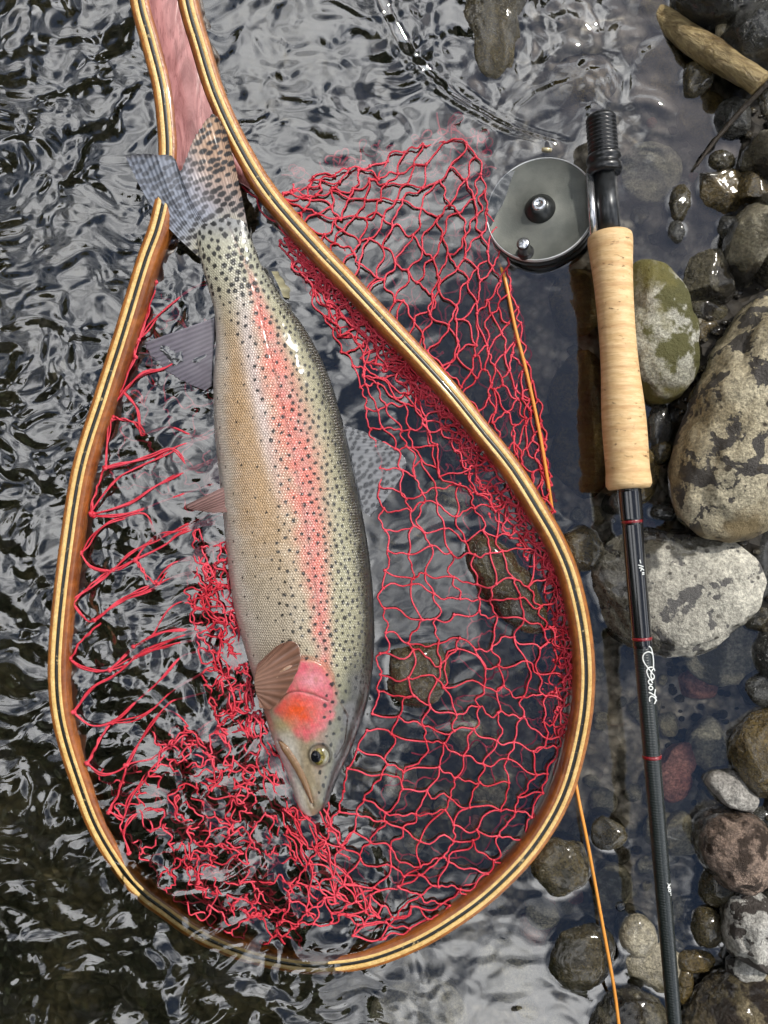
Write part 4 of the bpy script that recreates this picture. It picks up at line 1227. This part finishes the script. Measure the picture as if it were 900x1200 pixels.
fin('anal_fin', [(252, 372), (251, 400), (249, 430), (248, 452)], [(168, 402), (178, 420), (205, 442), (240, 458)], [0.004, 0.003, 0.002, 0.002], [0.0005, 0.000, 0.000, 0.0005], 15, brown_col((120, 114, 124), (98, 92, 104)), mat=fclear.m, ridge=0.00012, ragged=0.06, seed=8)
def dors(px, py, u_, t, ray):
    c_ = np.broadcast_to(lin((132, 134, 138)), px.shape + (3,)).copy() * (1 + 0.15 * ray)[..., None]
    return blend(c_, (44, 46, 50), spot_field(px, py, 6.4, 2.5, 8, 0.7) * 0.8)
fin('dorsal_fin', [(402, 498), (410, 530), (418, 565), (426, 600)], [(428, 506), (468, 530), (476, 545), (462, 572), (434, 606)], [0.001, 0.001, 0.001, 0.001], [0.0012, 0.0016, 0.0016, 0.0016, 0.0012], 22, dors, mat=fclear.m, ridge=0.00012, seed=9)
fin('adipose_fin', [(318, 318), (326, 334), (332, 348)], [(330, 318), (344, 336), (340, 350)], [0.004, 0.004, 0.004], [-0.002, -0.003, -0.001], 3, brown_col((140, 136, 110), (110, 106, 84)), seed=10)
# upper jaw bone
jl = spline([(327, 869), (335, 878), (345, 893), (354, 910), (361, 927), (366, 941)], 40)
jw = np.interp(np.linspace(0, 1, 40), [0, 0.12, 0.4, 0.75, 1], [1.2, 4.6, 4.8, 3.6, 1.6])
def body_z(px, py):
    k = np.argmin((PX[:, :NT - 50] - px) ** 2 + (PY[:, :NT - 50] - py) ** 2)
    return ZZ[:, :NT - 50].ravel()[k]
jz = np.array([body_z(*(q + np.array([1.5, -1]))) for q in jl])
ang = np.linspace(0, 2 * math.pi, 14, endpoint=False)
jn = np.gradient(jl, axis=0); jn /= np.linalg.norm(jn, axis=1, keepdims=True); jn = np.stack([-jn[:, 1], jn[:, 0]], -1)
jpx = jl[:, None, 0] + jn[:, None, 0] * jw[:, None] * np.cos(ang)[None]; jpy = jl[:, None, 1] + jn[:, None, 1] * jw[:, None] * np.cos(ang)[None]
JV = P(jpx, jpy, jz[:, None] + 0.0005 + 0.0016 * np.sin(ang)[None])
jc = np.broadcast_to(lin((126, 98, 70)), JV.shape).copy() * (1 + 0.25 * pn(jpx / 5, jpy / 5, 0, 6))[..., None]
painted('upper_jaw', JV, grid_faces(40, 14, True), jc, fm.m, fish)
# eye
ez = body_z(375, 884)
eye_c = P(375, 884, ez - 0.0022)
ev, ef = ico(4)
em = M('eye')
ca_ = em.n('Attribute'); ca_.attribute_name = 'vertex_paint'
em.base(ca_.outputs['Color']).set(Roughness=0.12, Coat_Weight=1.0, Coat_Roughness=0.03)
look = np.array([-0.34, 0.02, 0.94]); look /= np.linalg.norm(look)
cosang = ev @ look
angd = np.degrees(np.arccos(np.clip(cosang, -1, 1)))
ec = np.broadcast_to(lin((132, 130, 112)), ev.shape).copy()
ec = blend(ec, (112, 100, 44), sstep(58, 46, angd)); ec = blend(ec, (48, 42, 22), sstep(46, 42, angd) * (0.6 + 0.4 * np.sin(np.arctan2(ev[:, 1], ev[:, 0]) * 3)))
ec = blend(ec, (150, 138, 70), np.exp(-((angd - 35) / 2.5) ** 2) * 0.8)
eye = painted('eye', eye_c + ev * 0.0074 * np.array([1, 1.08, 0.8]), ef, np.clip(ec, 0.002, 1), em.m, fish)
vv, ff = ico(3)
pz_ = np.cross(look, (0, 1, 0)); pz_ /= np.linalg.norm(pz_); py_ = np.cross(pz_, look)
pup = eye_c + look * 0.0072 * np.array([1, 1.08, 0.8]) + 0.0036 * (vv[:, :1] * pz_ + vv[:, 1:2] * py_ * 1.08 + vv[:, 2:] * look * 0.28)
mesh_obj('pupil', pup, ff, None, eye).data.materials.append(bpy.data.materials.new('pupil_black'))
pm_ = bpy.data.materials['pupil_black']; pm_.use_nodes = True
pm_.node_tree.nodes['Principled BSDF'].inputs['Base Color'].default_value = (0.006, 0.007, 0.010, 1)
pm_.node_tree.nodes['Principled BSDF'].inputs['Roughness'].default_value = 0.08
# ------------------------------------------------------------------ fly rod
def simple(name, colr, rough, metal=0.0, coat=0.0, ns=0, nb=0.0):
    m = M(name)
    m.set(Roughness=rough, Metallic=metal, Coat_Weight=coat)
    if ns:
        n = m.noise(m.coord('Object'), ns, 4, 0.6)
        m.base(m.mix(m.rng(n, 0.3, 0.7), tuple(0.75 * k for k in colr), tuple(min(1, 1.25 * k) for k in colr)))
        m.rough(m.rng(n, 0.3, 0.7, rough * 0.8, rough * 1.25, False))
        if nb: m.nrm(m.bump(n, nb))
    else:
        m.set(Base_Color=colr)
    return m.m
rod = empty('fly_rod', P(738, 572, 0.02), 'black fly rod with cork grip lying across the bank stones', 'fishing rod')
m_blk = simple('black_anodised', srgb(30, 31, 33), 0.32, 0.0, 0.3, 300)
m_seat = simple('grey_hex_seat', srgb(58, 60, 62), 0.35, 0.6, 0.2, 200)
m_silver = simple('bright_metal', srgb(214, 216, 220), 0.25, 0.9)
# rod axis through photo points at real heights
R0, R1, R2 = P(704, 140, 0.022), P(737, 570, 0.034), P(793, 1230, 0.045)
ax1 = R1 - R0; len1 = np.linalg.norm(ax1); ax1 /= len1
def on1(py): 
    t = (py - 140) / (570 - 140); return t * len1
k1 = S * (H - 0.028) / H
# butt cap with screw thread
prof = [(on1(137), 0.001), (on1(137), 0.0088), (on1(139), 0.0096)]
for k in range(9):
    y = 141 + k * 4.6
    prof += [(on1(y), 0.0097), (on1(y + 1.6), 0.0097), (on1(y + 2.4), 0.0086), (on1(y + 3.8), 0.0086)]
prof += [(on1(183), 0.0088), (on1(183.5), 0.0106), (on1(186), 0.0112), (on1(190), 0.0112), (on1(191), 0.0102), (on1(196), 0.0102), (on1(197), 0.0114), (on1(204), 0.0112), (on1(206), 0.0095), (on1(206), 0.002)]
v, f = lathe(prof, R0, ax1, n=40)
mesh_obj('locking_nut', v, f, m_blk, rod)
v, f = lathe([(on1(203), 0.001), (on1(203), 0.0076), (on1(282), 0.0076), (on1(282), 0.001)], R0, ax1, n=6)
mesh_obj('reel_seat', v, f, m_seat, rod, smooth=False)
# silver reel foot strip along the left of the seat
sd = np.cross(ax1, (0, 0, 1)); sd /= np.linalg.norm(sd)      # to the right of the rod, photo-wise left is -sd or +sd
if sd[0] > 0: sd = -sd
v, f = lathe([(on1(203), 0.0002), (on1(203), 0.0026), (on1(284), 0.0032), (on1(284), 0.0002)], R0 + sd * 0.0098 + np.array([0, 0, -0.001]), ax1, n=8)
mesh_obj('reel_foot', v, f, m_silver, rod)
# cork grip
m_ck = M('cork')
c = m_ck.coord('Object', scale=(1, 6, 1))
n1 = m_ck.noise(c, 70, 5, 0.65)
c2 = m_ck.coord('Object', scale=(1, 2.2, 1))
pit = m_ck.math('MULTIPLY', m_ck.rng(m_ck.noise(c2, 190, 4, 0.7), 0.60, 0.68), m_ck.rng(m_ck.noise(c2, 45, 2), 0.42, 0.62))
cc = m_ck.mix(m_ck.rng(n1, 0.3, 0.7), srgb(206, 168, 116), srgb(230, 198, 150))
wv = m_ck.n('TexWave', wave_type='BANDS', bands_direction='Y'); wv.inputs['Scale'].default_value = 24; wv.inputs['Distortion'].default_value = 1.2; wv.inputs['Detail'].default_value = 3; wv.inputs['Detail Scale'].default_value = 3
m_ck.l(m_ck.coord('Object'), wv.inputs['Vector'])
cc = m_ck.mix(m_ck.rng(wv.outputs['Fac'], 0.0, 0.16, 0.35, 0), cc, srgb(176, 126, 80))
cc = m_ck.mix(m_ck.math('MULTIPLY', pit, 0.8), cc, srgb(128, 88, 52))
m_ck.base(cc).set(Roughness=0.62)
m_ck.nrm(m_ck.bump(m_ck.math('SUBTRACT', n1, pit), 0.0007))
gp = [(277, 3), (277, 23), (279, 25.2), (284, 26), (292, 25.6), (310, 24), (340, 22), (380, 21), (410, 21), (440, 22), (470, 24), (500, 25.2), (530, 25), (550, 24.8), (562, 25.8), (568, 26), (572, 24), (573, 4)]
gs = spline([(a, b) for a, b in gp[2:-2]], 90)
prof = [(on1(277), 0.002), (on1(277), 23 * k1)] + [(on1(a), b * k1) for a, b in gs] + [(on1(572.5), 23.5 * k1), (on1(573), 0.002)]
v, f = lathe(prof, R0, ax1, n=48)
mesh_obj('cork_grip', v, f, m_ck.m, rod)
# blank
ax2 = R2 - R1; len2 = np.linalg.norm(ax2); ax2 /= len2
def on2(py): return (py - 570) / (1230 - 570) * len2
def brad(py): return np.interp(py, [570, 600, 760, 900, 1230], [11.0, 10.6, 10.0, 9.3, 7.6]) * S * 1.0
m_bk = M('graphite_blank')
wv = m_bk.n('TexWave', wave_type='BANDS', bands_direction='Y'); wv.inputs['Scale'].default_value = 190; wv.inputs['Distortion'].default_value = 0.2
m_bk.l(m_bk.coord('Object'), wv.inputs['Vector'])
m_bk.set(Base_Color=srgb(34, 40, 40), Roughness=0.28, Coat_Weight=0.5, Coat_Roughness=0.06)
m_bk.nrm(m_bk.bump(wv.outputs['Fac'], 0.0005, 0.4))
prof = [(on2(y), brad(y)) for y in np.linspace(566, 1290, 60)] + [(on2(1290), 0.0005)]
v, f = lathe(prof, R1, ax2, n=32)
blank = mesh_obj('rod_blank', v, f, m_bk.m, rod)
m_wrap = simple('varnished_thread', srgb(22, 23, 26), 0.16, 0, 0.9)
for a, b, ex in ((572, 612, 0.0012), (612, 762, 0.0005)):
    pr = [(on2(a), brad(a)), (on2(a + 3), brad(a) + ex)]
    for y in np.arange(a + 3, b - 3, 2.6): pr += [(on2(y), brad(y) + ex), (on2(y + 1.3), brad(y) + ex * 0.78)]
    pr += [(on2(b), brad(b))]
    v, f = lathe(pr, R1, ax2, n=32)
    mesh_obj('thread_wrap', v, f, m_wrap, rod)
m_red = simple('red_thread', srgb(128, 24, 32), 0.25, 0, 0.8)
for y in (612, 751, 890):
    pr = [(on2(y - 2), brad(y)), (on2(y - 1.7), brad(y) + 0.0007), (on2(y + 1.7), brad(y) + 0.0007), (on2(y + 2), brad(y))]
    v, f = lathe(pr, R1, ax2, n=32)
    mesh_obj('red_band', v, f, m_red, rod)
# handwriting on the blank: strokes in (photo x from axis, photo y) wrapped onto the cylinder
side2 = np.cross(ax2, (0, 0, 1)); side2 /= np.linalg.norm(side2)
if side2[0] < 0: side2 = -side2
up2 = np.cross(side2, ax2); up2 = up2 if up2[2] > 0 else -up2
m_wh = simple('white_ink', srgb(225, 228, 225), 0.5)
def axis_x(py): return 739 + (793 - 739) * (py - 570) / (1230 - 570)
def write(name, strokes, r=0.00045):
    ps = []
    for s_ in strokes:
        q = spline(s_, 40) if len(s_) > 2 else np.linspace(s_[0], s_[1], 40)
        pts_ = []
        for x, y in q:
            R_ = brad(y) + 0.0006
            o = np.clip((x - axis_x(y)) * S / R_, -0.97, 0.97)
            pts_.append(R1 + ax2 * on2(y) + side2 * R_ * o + up2 * R_ * math.sqrt(1 - o * o))
        ps.append(pts_)
    v, f = tubes(np.array(ps), r, 5)
    return mesh_obj(name, v, f, m_wh, blank)
sc = lambda pts: [(740 + a / 13.33, 750 + b / 13.33) for a, b in pts]
write('lettering', [
    sc([(235, 115), (275, 150), (300, 220), (318, 320), (320, 430), (318, 480)]),
    sc([(318, 300), (290, 235), (225, 205), (165, 240), (155, 310), (185, 390), (240, 470), (290, 540), (330, 590), (320, 635), (285, 620), (270, 560), (290, 500), (330, 480), (345, 520)]),
    sc([(300, 450), (240, 450), (208, 500), (225, 570), (260, 630), (305, 650)]),
    sc([(300, 690), (260, 640), (232, 660), (245, 700), (290, 715)]),
    sc([(300, 760), (262, 735), (240, 760), (262, 795), (298, 785), (300, 760)]),
    sc([(240, 830), (290, 860), (340, 900), (368, 930)]),
    sc([(350, 800), (335, 860), (345, 930), (370, 985)]),
    sc([(255, 975), (250, 920), (285, 895), (330, 930), (350, 970), (325, 1020)]),
])
s2 = lambda pts: [(730 + a / 18, 640 + b / 18) for a, b in pts]
write('size_mark', [s2([(315, 310), (335, 385)]), s2([(285, 420), (390, 465)]), s2([(300, 480), (360, 500), (330, 550)]), s2([(340, 480), (405, 540)]), s2([(362, 590), (410, 592)]), s2([(362, 622), (410, 625)])], 0.0004)
s3 = lambda pts: [(758.5 + a / 18, 1020 + b / 18) for a, b in pts]
write('number_mark', [s3([(370, 245), (395, 290), (380, 345), (440, 350)]), s3([(440, 280), (410, 310), (390, 340)]), s3([(420, 375), (395, 395), (405, 430), (440, 430), (445, 395), (420, 375)]), s3([(430, 470), (455, 472)]), s3([(435, 510), (458, 512)])], 0.00036)

# ------------------------------------------------------------------ fly reel
reel_n = np.array([-0.30, 0.13, 1.0]); reel_n /= np.linalg.norm(reel_n)
RC = P(633, 245, 0.0085)
reel = empty('fly_reel', RC - reel_n * 0.03, 'dark grey round fly reel half dipped in the water beside the reel seat', 'fishing reel')
m_rl = M('grey_anodised')
c = m_rl.coord('Object')
sp_ = m_rl.noise(c, 900, 2, 0.6)
sc_ = m_rl.noise(c, 60, 5, 0.6)
m_rl.base(m_rl.mix(m_rl.rng(sc_, 0.35, 0.7), srgb(92, 95, 90), srgb(108, 110, 104))).set(Metallic=0.3, Roughness=0.42)
m_rl.rough(m_rl.rng(sc_, 0.3, 0.7, 0.45, 0.6, False))
m_rl.nrm(m_rl.bump(sp_, 0.0002, 0.6))
m_rl = m_rl.m
m_rim = simple('polished_grey_rim', srgb(214, 216, 216), 0.3, 0.5)
m_dk = simple('dark_reel_metal', srgb(52, 54, 54), 0.35, 0.6, 0.1, 200)
Rr = 63.5 * S
sx = np.cross(reel_n, (0, 1.0, 0)); sx /= np.linalg.norm(sx)
rr_ = lambda pr, mat, name, off=(0, 0), n=72, par=reel: mesh_obj(name, *lathe(pr, RC + sx * off[0] + np.cross(reel_n, sx) * off[1], reel_n, side=sx, n=n), mat, par)
face = rr_([(0.0, 0.0002), (0.0, Rr * 0.30), (-0.0002, Rr * 0.31), (-0.0002, Rr * 0.93), (0.0004, Rr * 0.945), (0.0004, Rr * 0.965), (-0.0014, Rr * 0.98), (-0.006, Rr * 0.985), (-0.006, Rr * 0.9)], m_rl, 'spool_face')
rr_([(0.0002, Rr * 0.958), (0.0009, Rr * 0.964), (0.0009, Rr * 0.978), (0.0001, Rr * 0.988), (-0.0014, Rr * 0.990)], m_rim, 'rim', par=face)
rr_([(-0.0015, Rr * 0.985), (-0.0022, Rr * 1.0), (-0.0065, Rr * 1.0), (-0.0075, Rr * 0.97), (-0.010, Rr * 0.965), (-0.0105, Rr * 0.985), (-0.0155, Rr * 0.985), (-0.0165, Rr * 0.95), (-0.021, Rr * 0.95), (-0.022, Rr * 0.985), (-0.027, Rr * 0.97), (-0.029, Rr * 0.9), (-0.029, 0.001)], m_dk, 'reel_cage')
hub = rr_([(0.0002, 17.5 * S), (0.0012, 17.2 * S), (0.0052, 10.5 * S), (0.0058, 8.6 * S), (0.0058, 0.0002)], m_dk, 'hub', off=(0, 0))
cap_ = rr_([(0.0050, 8.2 * S), (0.0078, 7.8 * S), (0.0084, 6.8 * S), (0.0084, 3.2 * S), (0.0078, 3.0 * S), (0.0078, 0.0002)], m_silver, 'hub_cap', par=hub)
def reel_at(px, py):
    """foot point on the reel face under a photo pixel"""
    o = np.array([0, 0, H]); d = P(px, py, 0) - o
    t = ((RC - o) @ reel_n) / (d @ reel_n)
    q = o + d * t - RC
    return q @ sx, q @ np.cross(reel_n, sx)
off = reel_at(616, 296)
knob = rr_([(0.0, 9.6 * S), (0.0012, 9.4 * S), (0.0016, 7.5 * S), (0.0035, 6.4 * S), (0.011, 6.8 * S), (0.0135, 7.4 * S), (0.0145, 6.6 * S)], m_blk, 'crank_knob', off=off, n=36)
rr_([(0.0143, 6.4 * S), (0.0149, 5.4 * S), (0.0149, 0.0002)], m_silver, 'knob_cap', off=off, n=36, par=knob)
# small brown drag lever by the foot
v, f = lathe([(0, 0.0002), (0, 0.0013), (0.011, 0.0017), (0.012, 0.0002)], P(693, 254, 0.014), P(697, 280, 0.016) - P(693, 254, 0.014), n=10)
mesh_obj('drag_lever', v, f, simple('brown_metal', srgb(110, 66, 44), 0.35, 0.5), reel)
v, f = lathe([(0, 0.0002), (0, 0.004), (0.0022, 0.0038), (0.0028, 0.0002)], P(640, 178, -0.001), (0.1, 1, 0.3), n=16)
mesh_obj('drag_knob', v, f, simple('cream_metal', srgb(196, 184, 150), 0.3, 0.4), reel)

# ------------------------------------------------------------------ fly line
lpts = np.array([(584, 308, -0.004), (592, 328, 0.002), (604, 385, 0.003), (618, 440, 0.003), (632, 505, 0.003), (643, 570, 0.003), (650, 622, -0.004), (657, 700, -0.012), (663, 800, -0.014), (668, 870, -0.010), (676, 925, 0.001), (688, 985, 0.009), (700, 1050, 0.006), (711, 1110, 0.010), (720, 1160, 0.012), (727, 1215, 0.015), (738, 1290, 0.012)])
q = spline(lpts, 300)
v, f = tubes(P(q[:, 0], q[:, 1], q[:, 2])[None], 0.00115, 10)
m_ln = simple('orange_line_coating', srgb(226, 150, 62), 0.35, 0, 0.2)
tag(mesh_obj('fly_line', v, f, m_ln), 'thin orange fly line running from the reel under the hoop to the stones', 'fishing line')

# ------------------------------------------------------------------ driftwood
m_dw = M('weathered_wood')
c = m_dw.coord('Object', scale=(1, 1, 1))
mpw = m_dw.n('Mapping'); mpw.inputs['Rotation'].default_value = (0, 0, math.radians(35)); mpw.inputs['Scale'].default_value = (0.12, 1, 1)
mr_ = m_dw.n('VectorRotate', rotation_type='Z_AXIS'); mr_.inputs['Angle'].default_value = math.radians(35); m_dw.l(m_dw.coord('Object'), mr_.inputs['Vector'])
ms_ = m_dw.n('Mapping'); ms_.inputs['Scale'].default_value = (0.12, 1, 1); m_dw.l(mr_.outputs[0], ms_.inputs['Vector'])
nn = m_dw.noise(ms_.outputs[0], 330, 5, 0.7, 0.6)
cc = m_dw.mix(m_dw.rng(nn, 0.3, 0.7), srgb(112, 92, 58), srgb(178, 158, 112))
cc = m_dw.mix(m_dw.rng(m_dw.noise(m_dw.coord('Object'), 30, 4), 0.52, 0.66), cc, srgb(92, 74, 40))
m_dw.base(cc).set(Roughness=0.45); m_dw.nrm(m_dw.bump(nn, 0.0025))
def stick(name, pts, rad, label, mat, seed):
    pa = np.array(pts, float)
    q = spline(pa, 80)
    pw = P(q[:, 0], q[:, 1], q[:, 2])
    r = np.interp(np.linspace(0, 1, 80), np.linspace(0, 1, len(rad)), rad) * S
    r[0] = r[-1] = 0.0004
    v, f = tubes(pw[None], r[None], 18)
    cen = np.repeat(pw, 18, 0)
    d = v - cen
    an = np.tile(np.arange(18) * 0.35, 80); al = np.repeat(np.arange(80), 18)
    v = cen + d * (1 + 0.20 * pn(np.cos(an) * 1.6 + al * 0.05, np.sin(an) * 1.6, al * 0.09, seed))[:, None]
    return tag(mesh_obj(name, v, f, mat), label, 'stick')
stick('driftwood_stick', [(755, 8, -0.014), (798, 38, 0.002), (835, 62, 0.012), (866, 82, 0.020), (893, 100, 0.026)], [15, 14, 15, 16, 14, 13], 'pale barkless driftwood stick poking out of the water', m_dw.m, 3)
stick('dark_twig', [(905, 92, 0.030), (870, 128, 0.018), (842, 160, 0.010), (815, 196, 0.004)], [3, 3.2, 2.6, 1.5], 'thin dark twig leaning over the olive slab', simple('dark_bark', srgb(52, 44, 34), 0.5, 0, 0, 300, 0.001), 5)

# ------------------------------------------------------------------ a few bubbles resting on the water
bg = M('bubble_film'); bg.t.nodes.remove(bg.b)
tr = bg.n('BsdfTransparent'); g2 = bg.n('BsdfGlossy'); g2.inputs['Roughness'].default_value = 0.02
fr2 = bg.n('Fresnel'); fr2.inputs['IOR'].default_value = 1.5
mx2 = bg.n('MixShader'); bg.l(fr2.outputs[0], mx2.inputs[0]); bg.l(tr.outputs[0], mx2.inputs[1]); bg.l(g2.outputs[0], mx2.inputs[2]); bg.l(mx2.outputs[0], bg.out.inputs['Surface'])
bv, bf = ico(3)
for px_, py_, r_ in ((727, 1062, 6), (722, 598, 4.5), (718, 610, 3.5), (792, 222, 3), (860, 1003, 4)):
    cpt = P(px_, py_, 0.0)
    tag(mesh_obj('bubble', cpt + bv * r_ * S * np.array([1, 1, 0.7]), bf, bg.m, origin=cpt), 'small clear air bubble resting on the water surface', 'bubble', 'bubbles on the water')

# sunlight refracts through the water surface
sun_d.cycles.is_caustics_light = True
water.cycles.is_caustics_caster = True
for o in scene.objects:
    if o.type == 'MESH' and o is not water:
        o.cycles.is_caustics_receiver = True
